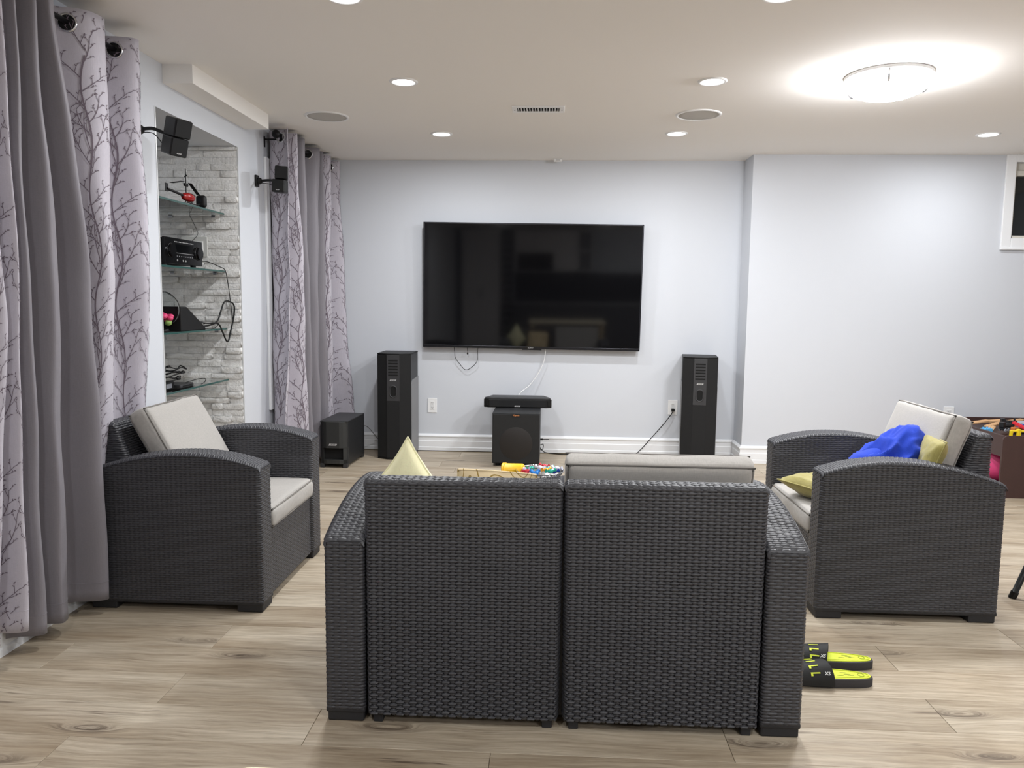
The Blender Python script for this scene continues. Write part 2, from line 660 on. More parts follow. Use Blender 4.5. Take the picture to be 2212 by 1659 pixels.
def build_shell():
    w = MB()
    w.span(XL - 0.14, XL, YR, NY0, 0, ZC)
    w.span(XL - 0.14, XL, NY1, YB + 0.1, 0, ZC)
    w.span(XL - 0.14, XL, NY0, NY1, NZ, ZC)
    structure('wall_left', w, M_WALL, 'pale grey painted wall with the curtains and the stone niche', 'wall')
    w = MB().span(XL, XB + 0.1, YB, YB + 0.1, 0, ZC)
    structure('wall_back', w, M_WALL, 'pale grey painted wall behind the television', 'wall')
    w = MB()
    # stepped forward wall with a window opening
    wx0, wx1, wz0, wz1 = 3.478, 4.36, 1.78, 2.345
    w.span(XB, wx0, YB2, YB + 0.1, 0, ZC)
    w.span(wx1, XR, YB2, YB + 0.1, 0, ZC)
    w.span(wx0, wx1, YB2, YB + 0.1, 0, wz0)
    w.span(wx0, wx1, YB2, YB + 0.1, wz1, ZC)
    structure('wall_right', w, M_WALL, 'pale grey wall stepping forward beside the television wall, with a high window', 'wall')
    w = MB().span(XR, XR + 0.1, YR, YB + 0.1, 0, ZC)
    structure('wall_side', w, M_WALL, 'pale grey wall beyond the toy table', 'wall')
    w = MB().span(XL, XR, YR - 0.1, YR, 0, ZC)
    structure('wall_rear', w, M_WALL, 'pale grey wall at the kitchen end of the room', 'wall')
    c = MB().span(NX - 0.2, XR + 0.1, YR - 0.1, YB + 0.1, ZC, ZC + 0.1)
    ceil = structure('ceiling', c, M_CEIL, 'smooth off-white basement ceiling with recessed lamps', 'ceiling')
    MB().span(XL, -1.775, 3.835, 4.86, 2.31, ZC + 0.01).build('bulkhead', M_CEIL, ceil)
    # niche box
    n = MB()
    n.span(NX - 0.1, NX, NY0 - 0.1, NY1 + 0.1, 0, NZ + 0.1)
    n.span(NX, XL - 0.14, NY1, NY1 + 0.1, 0, NZ + 0.1)
    n.span(NX, XL - 0.14, NY0 - 0.1, NY0, 0, NZ + 0.1)
    n.span(NX, XL - 0.14, NY0, NY1, NZ, NZ + 0.1)
    niche = structure('wall_niche', n, M_WALL, 'recessed niche lined with split-face pale stone', 'wall')
    # metal edge trim down the niche opening
    t = MB()
    t.span(XL - 0.004, XL + 0.003, NY1 - 0.004, NY1 + 0.004, 0, NZ)
    t.span(XL - 0.004, XL + 0.003, NY0 - 0.004, NY0 + 0.004, 0, NZ)
    structure('trim_1', t, mat('edge_bead', lin(225, 226, 226), 0.3, metal=0.3), 'thin pale corner bead along the niche opening', 'trim')
    # stones
    rs = random.Random(11)
    variants = []
    for k in range(8):
        nx_, nz_ = 6, 3
        V, Q = [], []
        for j in range(nz_ + 1):
            for i in range(nx_ + 1):
                e = 1.0 if 0 < i < nx_ and 0 < j < nz_ else 0.45
                V.append((i / nx_ - 0.5, -(0.55 + e * rs.uniform(0.05, 0.45)), j / nz_ - 0.5))
        for j in range(nz_):
            for i in range(nx_):
                a = j * (nx_ + 1) + i
                Q.append((a, a + 1, a + nx_ + 2, a + nx_ + 1))
        b0 = len(V)
        for (x, z) in ((-.5, -.5), (.5, -.5), (.5, .5), (-.5, .5)):
            V.append((x, 0, z))
        Q += [(b0, b0 + 1, nx_, 0), (b0 + 2, b0 + 3, nz_ * (nx_ + 1), nz_ * (nx_ + 1) + nx_)]
        Q += [(b0 + 3, b0, 0, nz_ * (nx_ + 1)), (b0 + 1, b0 + 2, nz_ * (nx_ + 1) + nx_, nx_)]
        # bottom and side strips are thin fans hidden in the joints
        me = fast_mesh('stone', V, Q, smooth=False)
        me.materials.append(M_STONE)
        variants.append(me)
    z = 0.0
    while z < NZ - 0.012:
        h = rs.choice((0.036, 0.040, 0.040, 0.044))
        h = min(h, NZ - z)
        x = NX + 0.001
        while x < XL - 0.006:
            ln = rs.choice((0.075, 0.11, 0.15, 0.19, 0.24, 0.30)) * rs.uniform(0.85, 1.15)
            if XL - 0.003 - (x + ln) < 0.05:
                ln = XL - 0.003 - x
            o = bpy.data.objects.new('stone', rs.choice(variants))
            COL.objects.link(o)
            o.parent = niche
            o.location = (x + ln / 2, NY1 + 0.002, z + h / 2)
            o.scale = (ln - 0.0016, rs.choice((0.010, 0.016, 0.024, 0.034)), h - 0.0016)
            x += ln
        z += h
    # floor
    f = MB()
    f.span(NX - 0.2, XR + 0.1, YR - 0.1, YB + 0.1, -0.12, -0.006)
    floor = structure('floor', f, mat('plank_joint', lin(150, 136, 114), 0.7), 'light oak plank floor with dark knots', 'floor')
    PL, PW = 1.22, 0.195
    pm = MB().box((0, 0, -0.004), (PL - 0.0014, PW - 0.0010, 0.008), 0.0007, 1)
    proto = pm.build('plank', M_FLOOR, floor)
    mesh = proto.data
    bpy.data.objects.remove(proto)
    joints = {0: -1.37, 1: -0.69, 2: -1.213, 3: -0.504, 4: -1.213}
    rj = random.Random(5)
    cut = {}
    for row in range(-11, 23):
        y0 = 1.845 + row * PW
        y1 = min(y0 + PW, YB)
        if y1 - y0 < 0.01:
            continue
        j = joints.get(row, -1.9 + rj.random() * PL)
        while j > XL - 0.001:
            j -= PL
        x = j
        while x < XR:
            a, b = max(x, XL), min(x + PL, XR)
            if b - a > 0.02:
                key = (round(b - a, 3), round(y1 - y0, 3))
                if key == (round(PL, 3), round(PW, 3)):
                    me = mesh
                else:
                    if key not in cut:
                        c2 = MB().box((0, 0, -0.004), (b - a - 0.0014, y1 - y0 - 0.0010, 0.008), 0.0007, 1)
                        po = c2.build('plank', M_FLOOR)
                        cut[key] = po.data
                        bpy.data.objects.remove(po)
                    me = cut[key]
                o = bpy.data.objects.new('plank', me)
                COL.objects.link(o)
                o.parent = floor
                o.location = ((a + b) / 2, (y0 + y1) / 2, 0)
            x += PL
    # baseboards
    prof = [(0, 0), (0.020, 0), (0.020, 0.026), (0.0155, 0.032), (0.0155, 0.080), (0.0125, 0.085), (0.0125, 0.112), (0.0185, 0.118), (0.0185, 0.126), (0.006, 0.140), (0, 0.140)]

    def base(name, a, b, nrm, label, ext=0.0):
        a, b = Vector(a), Vector(b)
        d = (b - a).normalized()
        nv = Vector(nrm)
        tb = MB()
        t2 = bmesh.new()
        e0 = [t2.verts.new(a + nv * p + Vector((0, 0, z)) - d * (p * ext)) for p, z in prof]
        e1 = [t2.verts.new(b + nv * p + Vector((0, 0, z))) for p, z in prof]
        n = len(prof)
        for i in range(n):
            t2.faces.new((e0[i], e0[(i + 1) % n], e1[(i + 1) % n], e1[i]))
        t2.faces.new(e0)
        t2.faces.new(e1[::-1])
        bmesh.ops.recalc_face_normals(t2, faces=t2.faces[:])
        tb.merge(t2)
        structure(name, tb, M_TRIM, label, 'baseboard')

    base('baseboard_back', (XL, YB, 0), (XB, YB, 0), (0, -1, 0), 'tall moulded white baseboard under the television wall')
    base('baseboard_step', (XB, YB2 - 0.0, 0), (XB, YB, 0), (-1, 0, 0), 'short moulded white baseboard on the wall step', 1.0)
    base('baseboard_right', (XB, YB2, 0), (XR, YB2, 0), (0, -1, 0), 'moulded white baseboard behind the toy table', 1.0)
    base('baseboard_left', (XL, YR, 0), (XL, NY0, 0), (1, 0, 0), 'moulded white baseboard below the grey curtain')
    base('baseboard_corner', (XL, NY1, 0), (XL, YB, 0), (1, 0, 0), 'moulded white baseboard below the curtains in the corner')
    # high window on the stepped wall
    win = thing('window_1', 'high basement window with white casing showing the night outside', 'window', (0, YB2, 0))
    win['kind'] = 'structure'
    cs = MB()
    k = 0.073
    for (x0, x1, z0, z1) in ((wx0 - k, wx0, wz0 - k - 0.015, ZC), (wx1, wx1 + k, wz0 - k - 0.015, ZC), (wx0, wx1, wz0 - k - 0.015, wz0), (wx0, wx1, wz1, ZC)):
        cs.span(x0, x1, -0.018, 0, z0, z1, 0.004)
    cs.span(wx0 - k, wx1 + k, -0.026, -0.016, wz0 - k - 0.015, wz0 - k + 0.004, 0.003)
    cs.build('casing', M_TRIM, win)
    fr = MB()
    fr.span(wx0, wx0 + 0.012, 0.0, 0.09, wz0, wz1)
    fr.span(wx0, wx1, 0.0, 0.09, wz0, wz0 + 0.02)
    fr.span(wx0, wx1, 0.05, 0.09, wz1 - 0.05, wz1)
    fr.span(wx0, wx1, 0.03, 0.09, wz1 - 0.095, wz1 - 0.055, 0.004)
    fr.span(wx1 - 0.012, wx1, 0.0, 0.09, wz0, wz1)
    fr.build('sash', mat('vinyl_sash', lin(214, 210, 200), 0.4), win)
    MB().span(wx0, wx1, 0.085, 0.095, wz0, wz1).build('pane', M_PANE, win)
    # window behind the corner curtains: only its casing shows
    w2 = thing('window_2', 'corner window casing half hidden behind the branch-print curtain', 'window', (XL, 0, 0))
    w2['kind'] = 'structure'
    cs = MB()
    for (y0, y1, z0, z1) in ((5.16, 5.235, 0.5, 2.2), (6.22, 6.295, 0.5, 2.2), (5.235, 6.22, 0.5, 0.575), (5.235, 6.22, 2.125, 2.2)):
        cs.span(0, 0.018, y0, y1, z0, z1, 0.004)
    cs.build('casing', M_TRIM, w2)
    MB().span(0.001, 0.008, 5.235, 6.22, 0.575, 2.125).build('pane', M_PANE, w2)


build_shell()

# ------------------------------------------------------------------ ceiling fittings


def pot_light(x, y, label, watts=POT_W):
    t = thing('recessed_light', label, 'ceiling light', (x, y, ZC), group='recessed ceiling lights')
    MB().lathe([(0.056, -0.001), (0.058, -0.006), (0.066, -0.008), (0.074, -0.004), (0.075, 0.0)], seg=36).build('trim_ring', M_WHITE, t, smooth=True)
    MB().lathe([(0.0, -0.0030), (0.030, -0.0028), (0.057, -0.0015), (0.057, 0.0)], seg=36).build('lens', M_LENS, t, smooth=True)
    ld = bpy.data.lights.new('recessed_light_beam', 'AREA')
    ld.shape = 'DISK'
    ld.size = 0.11
    ld.energy = watts
    ld.color = LIGHT_COL
    ld.spread = math.radians(180)
    lo = bpy.data.objects.new('beam', ld)
    COL.objects.link(lo)
    lo.parent = t
    lo.location = (0, 0, -0.010)


POTS = [(-0.79, 4.145, 'round recessed ceiling lamp between the ceiling speaker and the vent, above the armchair side'),
        (-0.77, 5.41, 'smaller-looking recessed ceiling lamp above the television near the corner curtains'),
        (0.81, 4.155, 'round recessed ceiling lamp between the ceiling vent and the dome lamp'),
        (0.825, 5.395, 'recessed ceiling lamp above the television end nearest the wall step'),
        (-0.80, 3.01, 'recessed ceiling lamp cut by the top edge, nearest the grey curtain'),
        (0.83, 3.03, 'recessed ceiling lamp at the top edge, nearest the dome lamp'),
        (2.88, 5.42, 'recessed ceiling lamp beyond the dome lamp, near the window')]
for x, y, l in POTS:
    pot_light(x, y, l, POT_W * (0.72 if x > 2 else 1.0))
for x, y, l in [(-0.80, 0.5, 'added unseen recessed lamp over the cream table, curtain side'),  # unseen lamp, added to light the loveseat's rear and the floor
                (0.83, 0.5, 'added unseen recessed lamp over the cream table, far side'),  # its added twin, likewise out of view
                (2.88, 3.0, 'recessed ceiling lamp above the metal chair'),
                (2.88, 0.9, 'recessed ceiling lamp beyond the cream table'),
                (2.4, -1.6, 'recessed ceiling lamp before the kitchen counter end')]:
    pot_light(x, y, l)


def dome_light(x, y, label):
    t = thing('dome_light', label, 'ceiling light', (x, y, ZC))
    MB().lathe([(0.0, 0.0), (0.205, 0.0), (0.205, -0.012), (0.195, -0.022), (0.0, -0.022)], seg=48).build('pan', M_WHITE, t, smooth=True)
    MB().lathe([(0.186, -0.024), (0.190, -0.045), (0.184, -0.066), (0.160, -0.086), (0.115, -0.103), (0.06, -0.112), (0.0, -0.115)], seg=48).build('glass_dome', M_DOME, t, smooth=True)
    for k in range(3):
        a = k * 2 * PI / 3 + 0.15
        c = MB()
        c.tube([(0.193 * math.cos(a), 0.193 * math.sin(a), -0.02), (0.206 * math.cos(a), 0.206 * math.sin(a), -0.045), (0.196 * math.cos(a), 0.196 * math.sin(a), -0.066), (0.178 * math.cos(a), 0.178 * math.sin(a), -0.072)], 0.006)
        c.build('clip', M_CHROME, t, smooth=True)


dome_light(1.655, 4.06, 'large glowing flush-mount dome ceiling lamp with metal clips')
dome_light(2.0, -1.1, 'added unseen dome lamp brightening the ceiling from the kitchen end')  # unseen second dome, added to lift the light on the ceiling


def ceiling_speaker(x, y, label):
    t = thing('ceiling_speaker', label, 'speaker', (x, y, ZC), group='round in-ceiling speakers')
    MB().lathe([(0.120, -0.001), (0.122, -0.007), (0.132, -0.007), (0.137, -0.003), (0.138, 0)], seg=48).build('rim', M_WHITE, t, smooth=True)
    MB().lathe([(0.0, -0.0045), (0.09, -0.0045), (0.121, -0.004), (0.121, 0)], seg=48).build('grille', M_SPKGR, t, smooth=True)


ceiling_speaker(-1.42, 4.905, 'round white in-ceiling speaker near the corner curtains')
ceiling_speaker(0.873, 4.87, 'round white in-ceiling speaker beside the recessed lamps near the wall step')


def vent():
    t = thing('ceiling_vent', 'narrow white slotted air vent in the ceiling', 'vent', (-0.095, 4.725, ZC))
    f = MB()
    f.span(-0.155, 0.155, -0.075, -0.045, -0.007, 0, 0.002)
    f.span(-0.155, 0.155, 0.045, 0.075, -0.007, 0, 0.002)
    f.span(-0.155, -0.125, -0.046, 0.046, -0.007, 0, 0.002)
    f.span(0.125, 0.155, -0.046, 0.046, -0.007, 0, 0.002)
    f.build('frame', M_WHITE, t)
    MB().span(-0.126, 0.126, -0.0455, 0.0455, -0.0012, -0.0006).build('duct_opening', M_HOLE, t)
    me = MB().box((0, 0, -0.004), (0.0045, 0.091, 0.0055), 0, rot=(0, 0.3, 0)).build('slat', M_WHITE, t)
    me.location.x = -0.117
    for k in range(1, 15):
        o = me.copy()
        COL.objects.link(o)
        o.location.x = -0.117 + k * 0.0167
    for sx in (-0.14, 0.14):
        MB().cyl((sx, 0, -0.009), (sx, 0, -0.006), 0.004, seg=10).build('screw', M_DARKPANEL, t)


vent()
t = thing('motion_sensor', 'tiny white box on the ceiling above the television', 'sensor', (0.035, 6.33, ZC))
MB().box((0, 0, -0.012), (0.066, 0.03, 0.024), 0.005).build('housing', M_WHITE, t)
MB().box((0, -0.0155, -0.013), (0.03, 0.003, 0.010), 0.001).build('lens_strip', mat('sensor_lens', lin(205, 205, 205), 0.3), t)

# ------------------------------------------------------------------ curtains


class Curtain:
    """cloth hung in folds. keys: list of ((y, x) at top, middle, bottom), alternating wall side and room side"""

    def __init__(self, keys, ztop, zmid, zbot):
        self.k = np.array(keys, dtype=float)  # n,3,2
        self.ztop, self.zmid, self.zbot = ztop, zmid, zbot
        self.n = len(keys) - 1

    def key(self, i, z):
        t = np.clip((z - self.zmid) / (self.ztop - self.zmid), 0, 1)
        b = np.clip((self.zmid - z) / (self.zmid - self.zbot), 0, 1)
        t = t * t * (3 - 2 * t)
        K = self.k[i]
        up = K[..., 1, :] * (1 - t)[..., None] + K[..., 0, :] * t[..., None]
        dn = K[..., 1, :] * (1 - b)[..., None] + K[..., 2, :] * b[..., None]
        return np.where((z >= self.zmid)[..., None], up, dn)

    def pos(self, u, z):
        u = np.asarray(u, float)
        z = np.asarray(z, float)
        i = np.clip(np.floor(u).astype(int), 0, self.n - 1)
        f = u - i
        a, b = self.key(i, z), self.key(i + 1, z)
        s = (1 - np.cos(PI * f)) / 2
        s = s * 0.75 + 0.25 * (s * s * (3 - 2 * s))
        y = a[..., 0] + (b[..., 0] - a[..., 0]) * (0.55 * f + 0.45 * (f - np.sin(2 * PI * f) / (2 * PI) * -0.9))
        x = a[..., 1] + (b[..., 1] - a[..., 1]) * s
        x = x + 0.004 * np.sin(z * 5.3 + u * 2.1) + 0.003 * np.sin(z * 11 + u * 4.7)
        return np.stack([x, y, z], -1)

    def normal(self, u, z):
        e = 1e-3
        du = self.pos(np.minimum(u + e, self.n), z) - self.pos(np.maximum(u - e, 0), z)
        dz = self.pos(u, z + e) - self.pos(u, z - e)
        n = np.cross(dz, du)
        n /= np.linalg.norm(n, axis=-1, keepdims=True) + 1e-12
        return -n


def branch_lines(seed, nodes):
    """2-d line art of budding branches in one tile 0.21 x 0.42 m: [(points, widths)]"""
    r = random.Random(seed)
    W, H = 0.17, 0.42
    out = []

    def twig(p, ang, ln, w, lvl):
        n = 5 if lvl < 2 else 3
        pts, x, y, a = [p], p[0], p[1], ang
        bend = (PI / 2 - ang) * 0.09 + r.uniform(-0.10, 0.10)
        for k in range(n):
            a += bend
            x += math.cos(a) * ln / n
            y += math.sin(a) * ln / n
            pts.append((x, y))
            if lvl == 1 and k >= 0:
                s = 1 if (k % 2) else -1
                twig((x, y), a + s * r.uniform(0.5, 0.8), r.uniform(0.022, 0.042), 0.0021, 2)
            if lvl == 2 and k >= 1:
                s = 1 if (k % 2) else -1
                b = a + s * 0.8
                q = (x + math.cos(b) * 0.0075, y + math.sin(b) * 0.0075)
                out.append(([(x, y), q], [0.0040, 0.0014]))
        wd = [w * (1 - 0.45 * k / n) for k in range(n + 1)]
        out.append((pts, wd))

    tr = []
    nt_ = 16
    for k in range(nt_ + 1):
        z = H * k / nt_
        tr.append((W * 0.5 + 0.013 * math.sin(2 * PI * z / H), z))
    out.append((tr, [0.0046] * (nt_ + 1)))
    for k, zf in enumerate(nodes):
        z = zf * H
        x = W * 0.5 + 0.013 * math.sin(2 * PI * z / H)
        s = 1 if k % 2 else -1
        twig((x, z), PI / 2 - s * r.uniform(0.45, 0.85), r.uniform(0.10, 0.16), 0.0030, 1)
    # free crossing stems between trunks
    for k in range(2):
        twig((r.uniform(0, W), r.uniform(0, H)), PI / 2 + r.uniform(-0.5, 0.5), r.uniform(0.12, 0.19), 0.0030, 1)
    return W, H, out


TILE = branch_lines(3, [0.04, 0.16, 0.30, 0.42, 0.55, 0.68, 0.80, 0.92])


def make_curtain(name, label, keys, m, zt, zm, zb, clothlen, printed, rodx, rodz, grommets=(), group=None):
    c = Curtain(keys, zt, zm, zb)
    t = thing(name, label, 'curtain', (0, 0, 0), group=group)
    zmid = np.full(400, (zt + zb) / 2)
    mp = c.pos(np.linspace(0, c.n, 400), zmid)
    clothlen = float(np.linalg.norm(np.diff(mp, axis=0), axis=1).sum()) / c.n
    nu, nv = c.n * 16 + 1, 60
    U, Z = np.meshgrid(np.linspace(0, c.n, nu), np.linspace(zt, zb, nv), indexing='ij')
    P = c.pos(U, Z)
    idx = np.arange(nu * nv).reshape(nu, nv)
    Q = np.stack([idx[:-1, :-1], idx[1:, :-1], idx[1:, 1:], idx[:-1, 1:]], -1).reshape(-1, 4)
    me = fast_mesh(name, P.reshape(-1, 3), Q)
    cloth = link('cloth', me, m, t)
    so = cloth.modifiers.new('thickness', 'SOLIDIFY')
    so.thickness = 0.0016
    so.offset = 0
    # stitched hem
    hz = zb + 0.075
    us = np.linspace(0, c.n, nu)
    nn = c.normal(us, np.full(nu, hz))
    hp = c.pos(us, np.full(nu, hz)) + nn * 0.0014
    MB().tube([tuple(p) for p in hp], 0.0008, k=5, sub=1).build('hem_seam', m, t)
    # the outside of the folds must be the room side
    if printed:
        W, H, lines = TILE
        V, Qs = [], []
        total = c.n * clothlen
        nx, nz = int(total / W) + 2, int((zt - zb) / H) + 2
        for a in range(-1, nx):
            for b in range(-1, nz):
                ox, oz = a * W + printed, zb + b * H + (0.5 * H if a % 2 else 0)
                for pts, wd in lines:
                    p = np.array(pts)
                    d = np.gradient(p, axis=0)
                    d /= np.linalg.norm(d, axis=1, keepdims=True) + 1e-9
                    nrm = np.stack([-d[:, 1], d[:, 0]], -1)
                    w_ = np.array(wd)[:, None] * 0.5
                    base = len(V)
                    Lp, Rp = p + nrm * w_, p - nrm * w_
                    s = np.concatenate([Lp, Rp]) + (ox, oz)
                    if s[:, 0].min() < 0.004 or s[:, 0].max() > total - 0.004 or s[:, 1].min() < zb + 0.001 or s[:, 1].max() > zt - 0.001:
                        continue
                    V.extend(s.tolist())
                    n = len(p)
                    for i in range(n - 1):
                        Qs.append((base + i, base + i + 1, base + n + i + 1, base + n + i))
        V = np.array(V)
        u, z = V[:, 0] / clothlen, V[:, 1]
        P3 = c.pos(u, z) + c.normal(u, z) * 0.0030
        pm = fast_mesh('printed_branches', P3, np.array(Qs))
        o = link('printed_branches', pm, M_PRINT, t)
        o['kind'] = 'stuff'
    for u in grommets:
        # find where this flank crosses the rod
        i = int(u)
        fs = np.linspace(0.05, 0.95, 60)
        pp = c.pos(i + fs, np.full(60, rodz))
        q = int(np.argmin(abs(pp[:, 0] - rodx)))
        uu = np.array([i + fs[q]])
        n = c.normal(uu, np.array([rodz]))[0]
        p = pp[q]
        MB().torus(tuple(p), 0.030, 0.0060, tuple(n), 26, 8).build('grommet', M_CHROME if 'grey' not in name else M_CHROME, t, smooth=True)
        MB().cyl(tuple(p - n * 0.0025), tuple(p + n * 0.0025), 0.0255, seg=24).build('eyelet_opening', M_HOLE, t)
    return c


def tv_keys(tips, y0, y1, xv=-1.902):
    """alternate wall-side points between room-side tips; tips: [((yt,xt),(ym,xm),(yb,xb))]"""
    keys = []
    n = len(tips)
    keys.append([(y0[j], xv) for j in range(3)])
    for i, tp in enumerate(tips):
        keys.append([tuple(tp[j]) for j in range(3)])
        if i < n - 1:
            keys.append([((tp[j][0] * 0.30 + tips[i + 1][j][0] * 0.70), min(xv, -1.895)) for j in range(3)])
    keys.append([(y1[j], xv) for j in range(3)])
    return keys


T = lambda yt, ym, yb, xt=-1.75, xm=-1.75, xb=-1.77: ((yt, xt), (ym, xm), (yb, xb))
RODX = -1.825
# window nearest the camera
make_curtain('branch_print_curtain', 'branch-print curtain panel at the picture edge, before the grey drape',
             tv_keys([T(1.70, 1.70, 1.66), T(1.95, 1.94, 1.90), T(2.22, 2.20, 2.12), T(2.36, 2.40, 2.30), T(2.47, 2.465, 2.44)], (1.6, 1.6, 1.58), (2.50, 2.50, 2.49)),
             M_PATC, 2.335, 1.2, 0.125, 0.20, 0.03, RODX, 2.28, group='branch-print curtain panels')
make_curtain('grey_curtain', 'charcoal grey satin curtain hanging beside the near armchair',
             tv_keys([T(2.522, 2.516, 2.565, xb=-1.79), T(2.628, 2.654, 2.66, xb=-1.79), T(2.715, 2.87, 2.895, xb=-1.745)], (2.51, 2.50, 2.51), (2.86, 2.92, 2.925)),
             M_GREYC, 2.335, 1.3, 0.06, 0.20, None, RODX, 2.28, group='grey curtain panels')
make_curtain('branch_print_curtain', 'wide branch-print curtain panel between the grey drape and the stone niche',
             tv_keys([T(3.008, 3.01, 3.05, xm=-1.755, xb=-1.885), T(3.275, 3.30, 3.40, xm=-1.755, xb=-1.885)], (2.83, 2.95, 2.97), (3.40, 3.42, 3.48)),
             M_PATC, 2.335, 1.35, 0.07, 0.20, 0.05, RODX, 2.28, grommets=(0, 2), group='branch-print curtain panels')
# corner window
make_curtain('branch_print_curtain', 'branch-print curtain panel behind the wall speaker, beside the niche',
             tv_keys([T(5.11, 5.12, 5.00, -1.745, -1.75, -1.77), T(5.29, 5.36, 5.43, -1.74, -1.735, -1.735)], (5.24, 5.23, 5.22), (5.40, 5.47, 5.52)),
             M_PATC, 2.375, 1.4, 0.06, 0.20, 0.02, -1.81, 2.325, grommets=(0,), group='branch-print curtain panels')
make_curtain('grey_curtain', 'slate grey curtain panel between two branch-print panels in the corner',
             tv_keys([T(5.42, 5.49, 5.55, -1.74, -1.735, -1.74), T(5.80, 5.70, 5.73, -1.74, -1.74, -1.74), T(5.91, 5.91, 5.96, -1.74, -1.74, -1.745)], (5.38, 5.44, 5.50), (5.99, 5.99, 6.02)),
             M_GREYC, 2.375, 1.3, 0.06, 0.20, None, -1.81, 2.325, grommets=(2,), group='grey curtain panels')
make_curtain('branch_print_curtain', 'branch-print curtain panel in the corner behind the bass speaker',
             tv_keys([T(6.08, 6.06, 6.13, -1.74, -1.745, -1.75), T(6.335, 6.345, 6.345, -1.735, -1.705, -1.62)], (6.0, 6.0, 6.06), (6.372, 6.372, 6.372)),
             M_PATC, 2.375, 1.2, 0.06, 0.20, 0.08, -1.81, 2.325, grommets=(2,), group='branch-print curtain panels')


def rod(y0, y1, z, x, label, ends):
    t = thing('curtain_rod', label, 'curtain rod', (x, 0, z))
    MB().cyl((0, y0, 0), (0, y1, 0), 0.010, seg=16).build('pole', M_ROD, t, smooth=True)
    for y, s in ends:
        f = MB()
        f.cyl((0, y, 0), (0, y + s * 0.012, 0), 0.013)
        f.sphere((0, y + s * 0.035, 0), 0.028, 18)
        auto_smooth(f.build('finial', M_ROD, t))
        b = MB()
        by = y - s * 0.06
        b.tube([(0, by, -0.012), (-0.02, by, -0.014), (XL - x + 0.004, by, -0.014)], 0.005, sub=2)
        b.box((XL - x + 0.004, by, -0.03), (0.006, 0.016, 0.07), 0.002)
        b.torus((0, by, 0), 0.013, 0.003, (0, 1, 0), 16, 6)
        b.build('bracket', M_ROD, t)


rod(1.2, 3.30, 2.283, RODX, 'black iron curtain rod threaded through the near branch-print panels', [])
rod(5.12, 6.39, 2.330, -1.81, 'black iron curtain rod with a ball end above the corner curtains', [(5.12, -1)])

# ------------------------------------------------------------------ woven resin seating
UF = np.array([-0.22, 0.22, 0.36, 0.5, 0.64])
VF = np.array([-0.5, -0.37, 0.0, 0.37])
PCOL, PROW, AMP = 0.0198, 0.0095, 0.0029


def weave_h(u, v):
    i, j = np.round(u), np.round(v)
    du, dv = abs(u - i), abs(v - j)
    cz = np.clip(2.5 * (np.cos(PI * (u + j)) + 0.6), -1, 1) * AMP - 0.0009 * (dv / 0.37) ** 2
    hz = np.where(dv < 0.4, cz, -9)
    hv = np.where(du < 0.25, (0.55 - 0.15 * (dv / 0.5) ** 2) * AMP, -9)
    h = np.maximum(hz, hv)
    return np.where(h < -1, -AMP * 2.2, h)


def rrect(x0, x1, y0, y1, r, n=4):
    pts = []
    for cx, cy, a0 in ((x1 - r, y0 + r, -PI / 2), (x1 - r, y1 - r, 0), (x0 + r, y1 - r, PI / 2), (x0 + r, y0 + r, PI)):
        for k in range(n + 1):
            a = a0 + PI / 2 * k / n
            pts.append((cx + r * math.cos(a), cy + r * math.sin(a)))
    return np.array(pts)


def quads(nu, nv, closed, base=0):
    idx = np.arange(nu * nv).reshape(nu, nv) + base
    if closed:
        nx = np.roll(idx, -1, 0)
        a, b = idx, nx
    else:
        a, b = idx[:-1], idx[1:]
    return np.stack([a[:, :-1], b[:, :-1], b[:, 1:], a[:, 1:]], -1).reshape(-1, 4)


def weave_wall(x0, x1, y0, y1, r, z0, top, shift=None, sides=None):
    """vertical woven skin round a rounded rectangle. top(x,y)->z"""
    pts = rrect(x0, x1, y0, y1, r)
    pts = np.vstack([pts, pts[:1]])
    seg = np.linalg.norm(np.diff(pts, axis=0), axis=1)
    cum = np.concatenate([[0], np.cumsum(seg)])
    L = cum[-1]
    nc = 2 * round(L / PCOL / 2)
    us = (np.arange(nc)[:, None] + UF[None]).ravel()
    s = (us + 0.5) / nc * L
    x = np.interp(s, cum, pts[:, 0])
    y = np.interp(s, cum, pts[:, 1])
    e = 0.002
    tx = np.interp((s + e) % L, cum, pts[:, 0]) - np.interp((s - e) % L, cum, pts[:, 0])
    ty = np.interp((s + e) % L, cum, pts[:, 1]) - np.interp((s - e) % L, cum, pts[:, 1])
    ln = np.hypot(tx, ty) + 1e-9
    nx, ny = ty / ln, -tx / ln
    zt = top(x, y)
    nr = round((zt.max() - z0) / PROW)
    vs = np.concatenate([(np.arange(nr)[:, None] + VF[None]).ravel(), [nr - 0.5]])
    z = z0 + (vs + 0.5) * PROW * ((zt.max() - z0) / (nr * PROW))
    U, Vv = np.meshgrid(us, vs, indexing='ij')
    Hh = weave_h(U, Vv)
    Z = np.minimum(z[None, :], zt[:, None])
    X = x[:, None] + nx[:, None] * Hh
    Y = y[:, None] + ny[:, None] * Hh
    if shift is not None:
        Y = Y + shift(Y, Z)
    V = np.stack([X, Y, Z], -1)
    return V.reshape(-1, 3), quads(len(us), len(vs), True)


